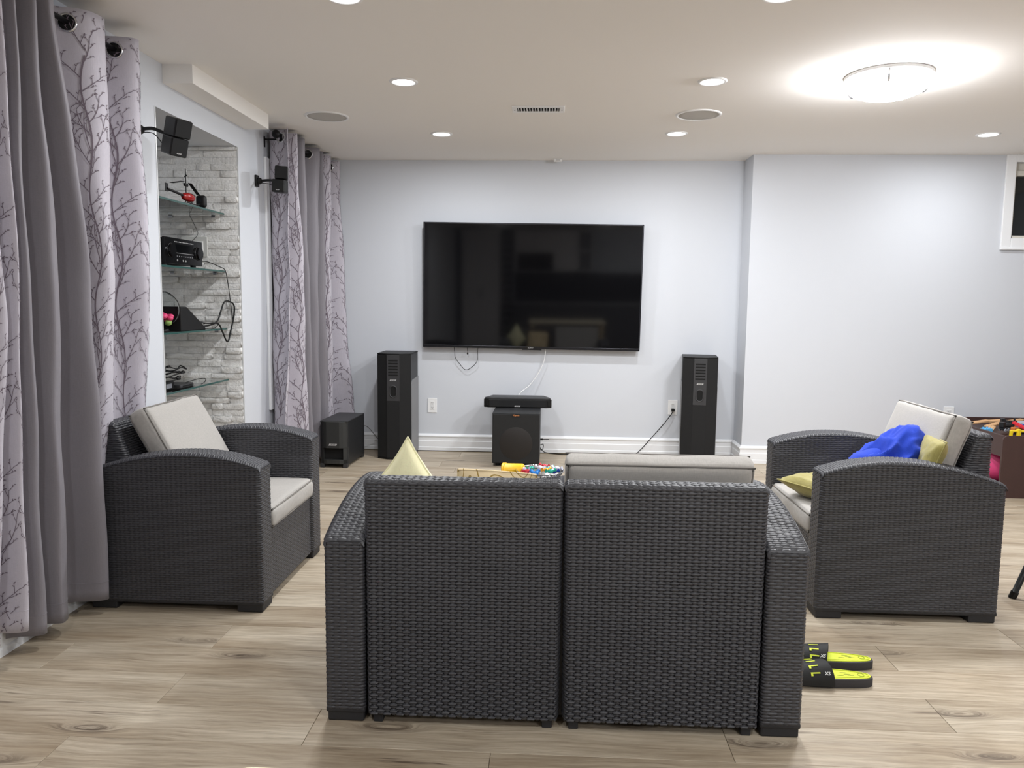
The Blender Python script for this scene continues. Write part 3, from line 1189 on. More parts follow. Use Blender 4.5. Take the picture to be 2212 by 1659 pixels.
def weave_patch(fn, LU, LV):
    """open woven patch; fn(a,b) in 0..1 -> points, normals"""
    nc, nr = max(2, round(LU / PCOL)), max(2, round(LV / PROW))
    us = np.concatenate([(np.arange(nc)[:, None] + UF[None]).ravel()])
    vs = np.concatenate([(np.arange(nr)[:, None] + VF[None]).ravel(), [nr - 0.5]])
    a = np.clip((us + 0.22) / (nc - 1 + 0.66 + 0.22), 0, 1)
    b = (vs + 0.5) / nr
    U, Vv = np.meshgrid(us, vs, indexing='ij')
    A, B = np.meshgrid(a, b, indexing='ij')
    P, N = fn(A, B)
    V = P + N * weave_h(U, Vv)[..., None]
    return V.reshape(-1, 3), quads(len(us), len(vs), False)


def join(parts):
    Vs, Qs, b = [], [], 0
    for V, Q in parts:
        Vs.append(V)
        Qs.append(Q + b)
        b += len(V)
    return np.concatenate(Vs), np.concatenate(Qs)


ARM_T, SD, BACK_H = 0.117, 0.715, 0.742


def arch(y):
    t = np.clip((np.asarray(y) + SD / 2) / SD, 0, 1)
    return np.where(t < 0.4, 0.645 - 0.050 * ((0.4 - t) / 0.4) ** 2, 0.645 - 0.083 * ((t - 0.4) / 0.6) ** 2)


def arm_meshes():
    T2, r = ARM_T / 2, 0.014
    wall = weave_wall(-T2, T2, -SD / 2, SD / 2, r, 0.040, lambda x, y: arch(y) - 0.004)

    def cap(A, B):
        w = T2 + 0.002
        x = (A * 2 - 1) * w
        y = -SD / 2 - 0.002 + B * (SD + 0.004)
        edge = np.clip((abs(x) - (w - 0.014)) / 0.014, 0, 1)
        endy = np.clip((abs(y) - (SD / 2 + 0.002 - 0.014)) / 0.014, 0, 1)
        z = arch(y) + 0.003 - 0.011 * edge ** 2.2 - 0.011 * endy ** 2.2
        e = 1e-3
        dz = (arch(y + e) - arch(y - e)) / (2 * e)
        N = np.stack([np.sign(x) * edge * 0.9, -dz, np.ones_like(x)], -1)
        N /= np.linalg.norm(N, axis=-1, keepdims=True)
        return np.stack([x, y, z], -1), N

    top = weave_patch(cap, ARM_T, 0.74)
    V, Q = join([wall, top])
    weave = fast_mesh('woven_strands', V, Q)
    weave.materials.append(M_RATTAN)
    # inner body
    poly = []
    ys = np.linspace(-SD / 2 + 0.006, SD / 2 - 0.006, 24)
    poly = [(ys[0], 0.034)] + [(y, float(arch(y)) - 0.004) for y in ys] + [(ys[-1], 0.034)]
    core = MB()
    Mx = Matrix(((0, 0, 1, 0), (1, 0, 0, 0), (0, 1, 0, 0), (0, 0, 0, 1)))
    core.prism(poly, -T2 + 0.006, T2 - 0.006, Mx)
    core.span(-T2 - 0.001, T2 + 0.001, -SD / 2 - 0.001, SD / 2 + 0.001, 0.028, 0.046, 0.006)
    o = core.build('arm', M_RCORE)
    cm = o.data
    bpy.data.objects.remove(o)
    f = MB().box((0, 0, 0.018), (ARM_T - 0.006, 0.105, 0.036), 0.006)
    o = f.build('foot', M_RCORE)
    fm = o.data
    bpy.data.objects.remove(o)
    return cm, weave, fm


ARM = arm_meshes()


def back_meshes(w):
    tt = 0.060
    r = 0.014
    y1 = SD / 2
    y0 = y1 - tt

    def shift(y, z):
        f = np.clip((y1 - y) / tt, -0.2, 1.2)
        return -f * 0.33 * (BACK_H - z)

    wall = weave_wall(-w / 2, w / 2, y0, y1, r, 0.030, lambda x, y: np.full_like(x, BACK_H - 0.004), shift)

    def cap(A, B):
        hw = w / 2 + 0.001
        x = (A * 2 - 1) * hw
        y = y0 - 0.001 + B * (tt + 0.002)
        ex = np.clip((abs(x) - (hw - 0.014)) / 0.014, 0, 1)
        ey = np.clip((abs(y - (y0 + y1) / 2) - (tt / 2 - 0.013)) / 0.014, 0, 1)
        z = BACK_H + 0.004 - 0.012 * ex ** 2.2 - 0.012 * ey ** 2.2
        N = np.stack([np.sign(x) * ex, np.sign(y - (y0 + y1) / 2) * ey, np.ones_like(x)], -1)
        N /= np.linalg.norm(N, axis=-1, keepdims=True)
        return np.stack([x, y, z], -1), N

    top = weave_patch(cap, w, tt)
    V, Q = join([wall, top])
    weave = fast_mesh('woven_strands', V, Q)
    weave.materials.append(M_RATTAN)
    core = MB()
    c = 0.006
    poly = [(y1 - c, 0.026), (y1 - c, BACK_H - 0.006), (y0 + c, BACK_H - 0.006), (y0 - 0.33 * (BACK_H - 0.03) + c, 0.026)]
    Mx = Matrix(((0, 0, 1, 0), (1, 0, 0, 0), (0, 1, 0, 0), (0, 0, 0, 1)))
    core.prism(poly, -w / 2 + c, w / 2 - c, Mx)
    o = core.build('backrest', M_RCORE)
    cm = o.data
    bpy.data.objects.remove(o)
    return cm, weave


def sofa(name, label, cat, loc, rz, seats, wtot, cache={}):
    t = thing(name, label, cat, loc, rz)
    cm, wv, fm = ARM
    for s in (-1, 1):
        a = link('arm', cm, None, t)
        a.location.x = s * (wtot / 2 - ARM_T / 2)
        w = link('woven_strands', wv, None, a)
        w['kind'] = 'stuff'
        for y in (-SD / 2 + 0.056, SD / 2 - 0.056):
            f = link('foot', fm, None, a)
            f.location.y = y
    inner = wtot - 2 * ARM_T
    bw = inner / seats - 0.008
    key = round(bw, 4)
    if key not in cache:
        cache[key] = back_meshes(bw)
    bc, bwv = cache[key]
    for k in range(seats):
        xc = -inner / 2 + inner / seats * (k + 0.5)
        b = link('backrest', bc, None, t)
        b.location.x = xc
        w = link('woven_strands', bwv, None, b)
        w['kind'] = 'stuff'
        for sx in (-1, 1):
            MB().box((sx * (bw / 2 - 0.035), SD / 2 - 0.02, 0.0155), (0.030, 0.030, 0.031), 0.004).build('foot', M_RCORE, b)
    key2 = ('seat', seats)
    if key2 not in cache:
        body = MB().span(-inner / 2 + 0.002, inner / 2 - 0.002, -SD / 2 + 0.02, SD / 2 - 0.30, 0.030, 0.312)
        body.span(-inner / 2 + 0.002, inner / 2 - 0.002, SD / 2 - 0.31, SD / 2 - 0.16, 0.20, 0.312)
        if seats > 1:
            body.span(-0.012, 0.012, SD / 2 - 0.055, SD / 2 - 0.030, 0.03, 0.725)  # dark post added behind the backrest gap so it reads as shade
        o = body.build('seat_base', M_RCORE)
        bm_ = o.data
        bpy.data.objects.remove(o)

        def front(A, B):
            x = (A - 0.5) * (inner - 0.006)
            z = 0.032 + B * 0.280
            y = np.full_like(x, -SD / 2 + 0.014)
            N = np.zeros(x.shape + (3,))
            N[..., 1] = -1
            return np.stack([x, y, z], -1), N

        V, Q = weave_patch(front, inner, 0.28)
        sm = fast_mesh('woven_strands', V, Q)
        sm.materials.append(M_RATTAN)
        cache[key2] = (bm_, sm)
    s = link('seat_base', cache[key2][0], None, t)
    w = link('woven_strands', cache[key2][1], None, s)
    w['kind'] = 'stuff'
    return t


LS = (0.046, 2.17 + SD / 2, 0)
LCH = (-1.140 - SD / 2, 3.3325, 0)
RCH = (1.085 + SD / 2, 3.4525, 0)
sofa('wicker_loveseat', 'charcoal resin wicker loveseat seen from behind in front of the television', 'loveseat', LS, PI, 2, 1.403)
sofa('wicker_armchair', 'charcoal resin wicker armchair beside the grey curtain and stone niche', 'armchair', LCH, PI / 2, 1, 0.785)
sofa('wicker_armchair', 'charcoal resin wicker armchair holding a blue garment near the toy table', 'armchair', RCH, -PI / 2, 1, 0.785)


def cushion(name, label, w, d, h, M, seed=1, group=None, puff=0.012):
    """boxed cushion, w by d, thickness h along local z"""
    r = 0.018
    n = 20
    tb = bmesh.new()
    bmesh.ops.create_cube(tb, size=2)
    bmesh.ops.subdivide_edges(tb, edges=tb.edges[:], cuts=n, use_grid_fill=True)
    for v in tb.verts:
        p = v.co.copy()
        q = Vector((math.sin(p.x * PI / 2), math.sin(p.y * PI / 2), p.z))
        inner = Vector((max(-w / 2 + r, min(w / 2 - r, q.x * w / 2)), max(-d / 2 + r, min(d / 2 - r, q.y * d / 2)), max(-h / 2 + r, min(h / 2 - r, q.z * h / 2))))
        full = Vector((q.x * w / 2, q.y * d / 2, q.z * h / 2))
        dv = full - inner
        o = inner + (dv.normalized() * r if dv.length > 1e-6 else dv)
        fx, fy, fz = (1 - p.x ** 2), (1 - p.y ** 2), (1 - p.z ** 2)
        o.z += math.copysign(puff * (fx * fy) ** 0.5, p.z) if abs(p.z) > 0.99 else 0
        if abs(p.z) <= 0.99:
            o.x += math.copysign(0.006 * fz * abs(q.x) ** 6, q.x)
            o.y += math.copysign(0.006 * fz * abs(q.y) ** 6, q.y)
        s = Vector((seed * 3.1, seed * 1.7, 0))
        k = noise.noise(Vector((o.x * 9, o.y * 3.5, o.z * 4)) + s)
        o += o.normalized() * (0.004 * k + 0.0025 * noise.noise(o * 22 + s))
        v.co = o
    root = thing(name, label, 'cushion', (0, 0, 0), group=group)
    root.matrix_world = M
    mb = MB()
    mb.merge(tb)
    mb.build('cover', M_CUSH, root, smooth=True)
    for sz in (-1, 1):
        path = [(x, y, sz * (h / 2 - 0.006)) for x, y in rrect(-w / 2 + 0.002, w / 2 - 0.002, -d / 2 + 0.002, d / 2 - 0.002, 0.03, 4)]
        MB().tube(path, 0.0034, k=6, sub=2, closed=True).build('piping', M_PIPE, root, smooth=True)
    return root


def place(loc, rx=0, ry=0, rz=0):
    return Matrix.Translation(loc) @ Euler((rx, ry, rz), 'XYZ').to_matrix().to_4x4()


SW = 0.785 - 2 * ARM_T
# seat cushions: local z up
cushion('seat_cushion', 'light grey seat cushion in the armchair beside the curtain', 0.50, SW - 0.014, 0.085, place((-1.388, LCH[1], 0.3575)), 1, 'grey seat cushions')
cushion('seat_cushion', 'light grey seat cushion under the olive pillow and blue garment', 0.50, SW - 0.014, 0.085, place((1.333, RCH[1], 0.3575)), 2, 'grey seat cushions')
cushion('seat_cushion', 'light grey loveseat seat cushion under the yellow pillow', 0.565, 0.46, 0.085, place((-0.244, 2.645, 0.3575)), 3, 'grey seat cushions')
cushion('seat_cushion', 'light grey loveseat seat cushion below the upright back cushion', 0.565, 0.46, 0.085, place((0.336, 2.645, 0.3575)), 4, 'grey seat cushions')
# back cushions: local x across, local y up the back, z thickness


def back_cushion(label, base, right, lean_dir, tilt, w, d, h, seed):
    """base: middle of the lower edge; lean_dir: horizontal direction the top leans to"""
    right = Vector(right).normalized()
    up = Vector((0, 0, 1)) * math.cos(tilt) + Vector(lean_dir).normalized() * math.sin(tilt)
    n = right.cross(up)
    m = Matrix((right, up, n)).transposed().to_4x4()
    m.translation = Vector(base) + up * d / 2
    return cushion('back_cushion', label, w, d, h, m, seed, 'grey back cushions')


back_cushion('tall grey back cushion leaning in the armchair beside the curtain', (-1.525, 3.335, 0.432), (0.02, -1, 0), (-1, 0, 0), 0.50, 0.49, 0.405, 0.085, 5)
back_cushion('grey back cushion leaning behind the blue garment', (1.545, 3.440, 0.418), (0, 1, 0), (1, 0, 0), 0.34, 0.51, 0.415, 0.085, 6)
back_cushion('grey back cushion standing above the loveseat backrest', (0.340, 2.475, 0.422), (-1, 0, 0), (0, -1, 0), 0.30, 0.565, 0.375, 0.085, 7)


def pillow(name, label, w, h, th, M, m, pinch=0.10, seed=1, wr=0.006, xf=None):
    n = 26
    V, Q = [], []
    for side in (1, -1):
        base = len(V)
        for j in range(n + 1):
            for i in range(n + 1):
                a, b = 2 * i / n - 1, 2 * j / n - 1
                e = max(0, (1 - a * a)) ** 0.5 * max(0, (1 - b * b)) ** 0.5
                x = a * (w / 2) * (1 - pinch * (1 - b * b) * abs(a) ** 2)
                y = b * (h / 2) * (1 - pinch * (1 - a * a) * abs(b) ** 2)
                z = side * th / 2 * e ** 0.75
                k = noise.noise(Vector((x * 14 + seed * 5, y * 14, side * 2))) + 0.6 * noise.noise(Vector((x * 34 + seed, y * 34, side)))
                z += wr * k * (0.4 + e)
                V.append((x, y, z))
        for j in range(n):
            for i in range(n):
                q = (base + j * (n + 1) + i, base + j * (n + 1) + i + 1, base + (j + 1) * (n + 1) + i + 1, base + (j + 1) * (n + 1) + i)
                Q.append(q if side > 0 else q[::-1])
    if xf is not None:
        V = [tuple(xf @ Vector(v)) for v in V]
    root = thing(name, label, 'pillow', (0, 0, 0))
    root.matrix_world = M
    link('cover', fast_mesh(name, V, np.array(Q)), m, root)
    path = []
    for k in range(4 * n):
        e, f = divmod(k, n)
        s = 2 * f / n - 1
        a, b = ((s, -1), (1, s), (-s, 1), (-1, -s))[e]
        path.append((a * (w / 2) * (1 - pinch * (1 - b * b) * abs(a) ** 2), b * (h / 2) * (1 - pinch * (1 - a * a) * abs(b) ** 2), 0))
    if xf is not None:
        path = [tuple(xf @ Vector(v)) for v in path]
    MB().tube(path, 0.0035, k=6, sub=1, closed=True).build('seam', m, root, smooth=True)
    return root


M_YEL = fabric('pale_yellow_cotton', lin(255, 250, 206), 60, 500, 0.05, 0.8, 0.1)
M_OLIVE = fabric('olive_satin', lin(158, 148, 84), 30, 300, 0.12, 0.42, 0.3, 0.2)


def beige_print():
    m = bpy.data.materials.new('beige_swirl_cotton')
    m.use_nodes = True
    nt = m.node_tree
    L = nt.links.new
    b = nt.nodes['Principled BSDF']
    b.inputs['Roughness'].default_value = 0.85
    tc = node(nt, 'ShaderNodeTexCoord')
    n = node(nt, 'ShaderNodeTexNoise')
    n.inputs['Scale'].default_value = 14
    n.inputs['Detail'].default_value = 0
    L(tc.outputs['Object'], n.inputs['Vector'])
    sn = node(nt, 'ShaderNodeMath', op='MULTIPLY')
    sn.inputs[1].default_value = 40
    L(n.outputs['Fac'], sn.inputs[0])
    s2 = node(nt, 'ShaderNodeMath', op='SINE')
    L(sn.outputs[0], s2.inputs[0])
    r = node(nt, 'ShaderNodeValToRGB')
    r.color_ramp.elements[0].position = 0.80
    r.color_ramp.elements[0].color = lin(244, 222, 180)
    r.color_ramp.elements[1].position = 0.92
    r.color_ramp.elements[1].color = lin(172, 142, 72)
    L(s2.outputs[0], r.inputs[0])
    L(r.outputs[0], b.inputs['Base Color'])
    return m


pillow('throw_pillow', 'pale yellow throw pillow with one corner pointing up behind the loveseat', 0.270, 0.270, 0.13,
       frame((-0.458, 2.450, 0.640), (-1, 0, 0), (0, -0.18, 1)), M_YEL, 0.09, 3, 0.003,
       Matrix.Diagonal((0.66, 1.0, 1, 1)) @ Matrix.Rotation(PI / 4 + 0.05, 4, 'Z'))
pillow('throw_pillow', 'beige throw pillow with olive swirls peeking over the loveseat back', 0.25, 0.33, 0.10,
       frame((-0.172, 2.485, 0.566), (-1, 0, 0.05), (0.05, -0.42, 1)), beige_print(), -0.02, 4, 0.006)
pillow('throw_pillow', 'olive satin throw pillow lying at the front of the seat with the blue garment', 0.36, 0.36, 0.12,
       place((1.275, 3.40, 0.455), 0.04, 0.10, 0.55), M_OLIVE, 0.11, 5, 0.010)
pillow('throw_pillow', 'olive satin throw pillow propped between the blue garment and grey cushion', 0.32, 0.34, 0.10,
       frame((1.585, 3.295, 0.580), (0.25, 1, 0), (0.30, 0, 1)) @ Matrix.Rotation(0.15, 4, 'Z'), M_OLIVE, 0.11, 6, 0.010)


def garment():
    t = thing('blue_garment', 'crumpled royal blue sweatshirt heaped on the armchair', 'clothing', (1.425, 3.36, 0.41))
    tb = bmesh.new()
    bmesh.ops.create_icosphere(tb, subdivisions=6, radius=1)
    for v in tb.verts:
        p = v.co.copy()
        a = math.atan2(p.y, p.x)
        rad = 1 + 0.16 * math.sin(2 * a + 0.7) + 0.10 * math.sin(3 * a + 2)
        q = Vector((p.x * 0.215 * rad, p.y * 0.20 * rad, 0))
        hgt = 0.365 * (max(0, p.z) ** 0.75)
        hgt *= 0.62 + 0.38 * max(-1, min(1, (q.x + 0.03) / 0.16))  # higher toward the backrest
        q.z = hgt if p.z > 0 else p.z * 0.01
        s = Vector((q.x, q.y, q.z))
        w1 = noise.noise(s * 5 + Vector((3, 1, 7)))
        w2 = noise.noise(Vector((s.x * 9 + w1 * 1.5, s.y * 9 - w1, s.z * 9)))
        ridge = 1 - abs(w2) * 2.6
        w3 = noise.noise(Vector((s.x * 20 + w2 * 2, s.y * 20, s.z * 20)))
        nrm = Vector((p.x, p.y, p.z + 0.2)).normalized()
        if p.z > -0.05:
            q += nrm * (0.034 * ridge + 0.010 * (1 - abs(w3) * 2) - 0.015)
        q.z = max(q.z, 0.004)
        v.co = q
    mb = MB()
    mb.merge(tb)
    M_BLUE = fabric('royal_blue_fleece', lin(34, 62, 172), 80, 600, 0.10, 0.95, 0.1, 0.3)
    mb.build('body', M_BLUE, t, smooth=True)
    s = MB()
    s.tube([(0.04, 0.03, 0.19), (-0.07, -0.02, 0.17), (-0.15, -0.04, 0.13), (-0.19, -0.01, 0.10)], [0.060, 0.055, 0.050, 0.046, 0.040], k=14, sub=5)
    so = s.build('sleeve', M_BLUE, t, smooth=True)
    for v in so.data.vertices:
        v.co += v.co.normalized() * 0.012 * noise.noise(v.co * 26)
    e = MB().sphere((0, 0, 0), 0.007, 10, (1, 0.25, 1.5))
    eo = e.build('chest_emblem', mat('red_thread', lin(190, 30, 50), 0.8), t, smooth=True)
    return t, eo


GARMENT, EMBLEM = garment()


# coffee table in front of the loveseat, only its far edge clears the backrest
def coffee_table():
    t = thing('wicker_coffee_table', 'charcoal resin wicker coffee table beyond the loveseat backrest', 'table', (0.12, 3.40, 0))
    w, d, h = 0.77, 0.56, 0.425
    V, Q = weave_wall(-w / 2, w / 2, -d / 2, d / 2, 0.015, 0.12, lambda x, y: np.full_like(x, h - 0.004))

    def cap(A, B):
        x = (A - 0.5) * w
        y = (B - 0.5) * d
        N = np.zeros(x.shape + (3,))
        N[..., 2] = 1
        e = np.clip((abs(x) - (w / 2 - 0.012)) / 0.012, 0, 1) + np.clip((abs(y) - (d / 2 - 0.012)) / 0.012, 0, 1)
        return np.stack([x, y, h - 0.0 - 0.006 * e], -1), N

    b = MB().span(-w / 2 + 0.006, w / 2 - 0.006, -d / 2 + 0.006, d / 2 - 0.006, 0.115, h - 0.006).build('table_body', M_RCORE, t)
    V2 = join([(V, Q), weave_patch(cap, w, d)])
    o = link('woven_strands', fast_mesh('woven_strands', *V2), M_RATTAN, b)
    o['kind'] = 'stuff'
    for sx in (-1, 1):
        for sy in (-1, 1):
            MB().box((sx * (w / 2 - 0.04), sy * (d / 2 - 0.04), 0.06), (0.06, 0.06, 0.12), 0.006).build('leg', M_RCORE, t)


coffee_table()
TZ = 0.430


def bowl_and_candy():
    cx, cy = -0.040, 3.56
    t = thing('wire_bowl', 'shallow silver ribbed bowl full of wrapped candy on the coffee table', 'bowl', (cx, cy, TZ))
    b = MB()
    for k in range(40):
        a = 2 * PI * k / 40
        b.tube([(0.05 * math.cos(a), 0.05 * math.sin(a), 0.004), (0.085 * math.cos(a), 0.085 * math.sin(a), 0.014), (0.112 * math.cos(a + 0.06), 0.112 * math.sin(a + 0.06), 0.045)], 0.0016, k=5, sub=3)
    b.build('ribs', M_CHROME, t, smooth=True)
    MB().lathe([(0.0, 0.002), (0.052, 0.002), (0.08, 0.010), (0.108, 0.042), (0.110, 0.042), (0.082, 0.007), (0.052, 0.0), (0, 0)], seg=36).build('dish', M_CHROME, t, smooth=True)
    MB().torus((0, 0, 0.046), 0.112, 0.003, n=40).build('rim', M_CHROME, t, smooth=True)
    cols = [('ruby', (190, 50, 62)), ('teal', (40, 160, 140)), ('azure', (40, 120, 200)), ('pearl', (225, 225, 235)), ('amber', (226, 160, 50)), ('aqua', (120, 205, 215)), ('navy', (36, 60, 150)), ('lilac', (190, 180, 220))]
    rr = random.Random(4)
    spots = [(-0.06, -0.02), (-0.04, 0.03), (-0.015, -0.04), (0.0, 0.015), (0.03, -0.02), (0.045, 0.03), (0.065, -0.01), (-0.075, 0.02), (0.02, 0.055), (0.05, -0.05), (-0.03, -0.06), (0.08, 0.02)]
    for i, (x, y) in enumerate(spots):
        nm, c = cols[i % len(cols)]
        m = mat('foil_' + nm, lin(*c), 0.25, metal=0.35)
        z = 0.040 + rr.uniform(0, 0.016)
        rz = rr.uniform(0, PI)
        p = thing('wrapped_candy', '%s foil-wrapped candy in the silver bowl, %s' % (nm, ['toward the loveseat', 'toward the television', 'near the bowl centre'][i % 3]), 'candy', (cx + x, cy + y, TZ + z), rz, 'wrapped candies in the bowl')
        MB().sphere((0, 0, 0), 0.012, 12, (1.3, 1, 0.9)).build('sweet', m, p, smooth=True)
        for s in (-1, 1):
            MB().cyl((s * 0.014, 0, 0), (s * 0.027, 0, 0.004), 0.003, 0.010, seg=8).build('twist', m, p)


bowl_and_candy()
t = thing('yellow_cup', 'yellow plastic cup lying on its side beside the candy bowl', 'cup', (-0.165, 3.60, TZ + 0.036))
t.rotation_euler = (0, PI / 2 - 0.12, -0.25)
M_CUP = mat('yellow_plastic', lin(246, 190, 26), 0.35)
MB().lathe([(0.0, 0.05), (0.024, 0.05), (0.027, 0.045), (0.033, -0.045), (0.036, -0.046), (0.036, -0.052), (0.031, -0.052), (0.024, 0.042), (0, 0.044)], seg=30).build('shell', M_CUP, t, smooth=True)
MB().torus((0, 0, -0.038), 0.0335, 0.0022).build('band', M_CUP, t, smooth=True)

# ------------------------------------------------------------------ television and speakers


def television():
    t = thing('television', 'large black wall-mounted flat television showing dim reflections', 'television', (-0.160, 6.33, 1.381))
    t.rotation_euler = (math.radians(1.0), math.radians(0.42), 0)
    W, H = 1.782, 1.018
    MB().span(-W / 2 + 0.004, W / 2 - 0.004, 0.004, 0.030, -H / 2 + 0.004, H / 2 - 0.004, 0.003).build('back_shell', M_BLACK, t)
    fr = MB()
    b = 0.012
    fr.span(-W / 2, W / 2, -0.002, 0.012, H / 2 - b, H / 2, 0.002)
    fr.span(-W / 2, W / 2, -0.003, 0.014, -H / 2, -H / 2 + 0.022, 0.003)
    fr.span(-W / 2, -W / 2 + b, -0.002, 0.012, -H / 2, H / 2, 0.002)
    fr.span(W / 2 - b, W / 2, -0.002, 0.012, -H / 2, H / 2, 0.002)
    fr.build('bezel', M_BEZEL, t)
    MB().span(-W / 2 + b * 0.7, W / 2 - b * 0.7, 0.000, 0.006, -H / 2 + 0.018, H / 2 - b * 0.7).build('screen', M_SCREEN, t)
    MB().span(-0.45, 0.35, 0.03, 0.068, -0.25, 0.20, 0.004).build('wall_mount', M_BLACK, t)
    MB().span(-0.07, 0.09, -0.001, 0.012, -H / 2 - 0.008, -H / 2 + 0.002, 0.002).build('receiver_lip', M_BEZEL, t)
    text_mesh('maker_lettering', 'SONY', 0.018, M_LOGO, t, frame((0.0, -0.0034, -H / 2 + 0.011), (1, 0, 0), (0, 0, 1)), 0.0004)


television()


def badge(parent, M, w=0.036, body='BOSE'):
    b = MB().prism([(-w / 2, -w * 0.11), (w / 2 - w * 0.1, -w * 0.11), (w / 2, w * 0.11), (-w / 2 + w * 0.1, w * 0.11)], 0, 0.0015, M)
    o = b.build('badge', M_LOGO, parent)
    text_mesh('badge_lettering', body, w * 0.22, M_BLACK, o, M @ Matrix.Translation((0, 0, 0.0016)), 0.0002, 0.25)
    return o


def tower(label, loc, rz):
    t = thing('tower_speaker', label, 'speaker', loc, rz, 'floor-standing tower speakers')
    hw, fw, d, h = 0.135, 0.050, 0.36, 0.845
    fy, my = -d / 2, -d / 2 + 0.045
    poly = [(-fw, fy), (fw, fy), (hw, my), (hw, d / 2), (-hw, d / 2), (-hw, my)]
    MB().prism([(x * 0.985, y * 0.985) for x, y in poly], 0.012, h - 0.004).build('cabinet', M_VINYL, t)
    g = MB()
    # cloth grille wrapping the front and the upper sides
    for a, b in ((5, 0), (1, 2)):
        (xa, ya), (xb, yb) = poly[a], poly[b]
        q = [(xa, ya), (xb, yb), (xb * 0.98, yb * 0.98 + 0.004), (xa * 0.98, ya * 0.98 + 0.004)]
        g.prism(q, 0.016, h - 0.012)
    g.build('grille', M_GRILLE, t)
    cap = MB().prism(poly, h - 0.010, h, bev=0.002)
    cap.build('top_cap', M_BLACK, t)
    MB().prism([(x * 1.005, y * 1.005) for x, y in poly], 0.0, 0.014, bev=0.003).build('plinth', M_BLACK, t)
    MB().span(-fw, fw, fy - 0.003, fy + 0.006, 0.016, 0.47).build('lower_front_grille', M_GRILLE, t)
    p = MB().span(-fw, fw, fy - 0.004, fy + 0.006, 0.47, h - 0.012, 0.001).build('front_panel', M_DARKPANEL, t)
    for k in range(6):
        MB().box((0, fy - 0.0042, 0.675 + k * 0.023), (0.076, 0.003, 0.012), 0.0014).build('vent_slot', M_HOLE, p)
    port = MB()
    ring = rrect(-0.026, 0.026, -0.045, 0.045, 0.024, 6)
    port.tube([(x, fy - 0.004, 0.545 + y) for x, y in ring], 0.005, k=8, sub=2, closed=True)
    port.build('port_flare', M_DARKPANEL, p, smooth=True)
    MB().prism([(x, y) for x, y in ring], 0, 0.0012, frame((0, fy - 0.0042, 0.545), (1, 0, 0), (0, 0, 1))).build('port_opening', M_HOLE, p)
    badge(p, frame((0, fy - 0.0042, 0.635), (1, 0, 0), (0, 0, 1)), 0.055)
    for s in (-1, 1):
        side = MB()
        Mx = Matrix(((0, 0, 1, 0), (1, 0, 0, 0), (0, 1, 0, 0), (0, 0, 0, 1)))
        zt = 0.60
        side.prism([(my + 0.012, 0.02), (d / 2, 0.02), (d / 2, zt + 0.04), (my + 0.05, zt + 0.03), (my + 0.012, zt)], s * hw - 0.002, s * hw + 0.003, Mx)
        side.build('side_panel', M_SILVER, t)


tower('tall black tower speaker beside the corner curtains', (-1.232, 6.155, 0), 0.0)
tower('tall black tower speaker beside the plugged-in outlet and wall step', (1.195, 6.225, 0), -0.14)


def subwoofer():
    t = thing('subwoofer', 'black cube subwoofer under the television', 'speaker', (-0.253, 5.82, 0))
    w, d, h = 0.364, 0.47, 0.392
    MB().span(-w / 2, w / 2, 0.0, d, 0.022, 0.022 + h, 0.004).build('cabinet', M_VINYL, t)
    MB().span(-w / 2 + 0.004, w / 2 - 0.004, -0.012, 0.002, 0.026, 0.014 + h, 0.004).build('grille', mat('sub_grille', lin(17, 17, 18), 0.7, bump=(700, 0.3)), t)
    for sx in (-1, 1):
        for y in (0.04, d - 0.04):
            MB().cyl((sx * (w / 2 - 0.04), y, 0), (sx * (w / 2 - 0.04), y, 0.024), 0.018, seg=14).build('foot', M_BLACK, t)
    c = MB().lathe([(0.128, -0.001), (0.124, 0.0006), (0.0, 0.0006)], seg=44, axis=(0, -1, 0), c=(0.0, -0.0125, 0.18))
    c.build('cone_behind_grille', mat('cone_brown', lin(25, 20, 18), 0.55), t, smooth=True)  # dark brown cone colour
    n = MB().prism([(-0.034, 0.009), (-0.026, -0.009), (0.026, -0.009), (0.034, 0.009)], 0, 0.003, frame((0, -0.0122, h + 0.006), (1, 0, 0), (0, 0, 1))).build('logo_plate', M_BLACK, t)
    text_mesh('logo_lettering', 'Klipsch', 0.017, M_COPPER, n, frame((0, -0.0156, h + 0.006), (1, 0, 0), (0, 0, 1)), 0.0003, 0, 0.0005)
    # cable stub on its side
    k = MB()
    k.tube([(w / 2, 0.38, 0.10), (w / 2 + 0.025, 0.38, 0.105), (w / 2 + 0.02, 0.38, 0.065), (w / 2 - 0.002, 0.38, 0.06)], 0.003)
    k.build('cable_loop', M_BLACK, t, smooth=True)
    a = MB().box((w / 2 + 0.045, 0.40, 0.143), (0.055, 0.006, 0.006), 0.001)
    a.box((w / 2 + 0.010, 0.40, 0.143), (0.022, 0.012, 0.014), 0.002)
    a.build('aerial_stub', M_BLACK, t)


subwoofer()


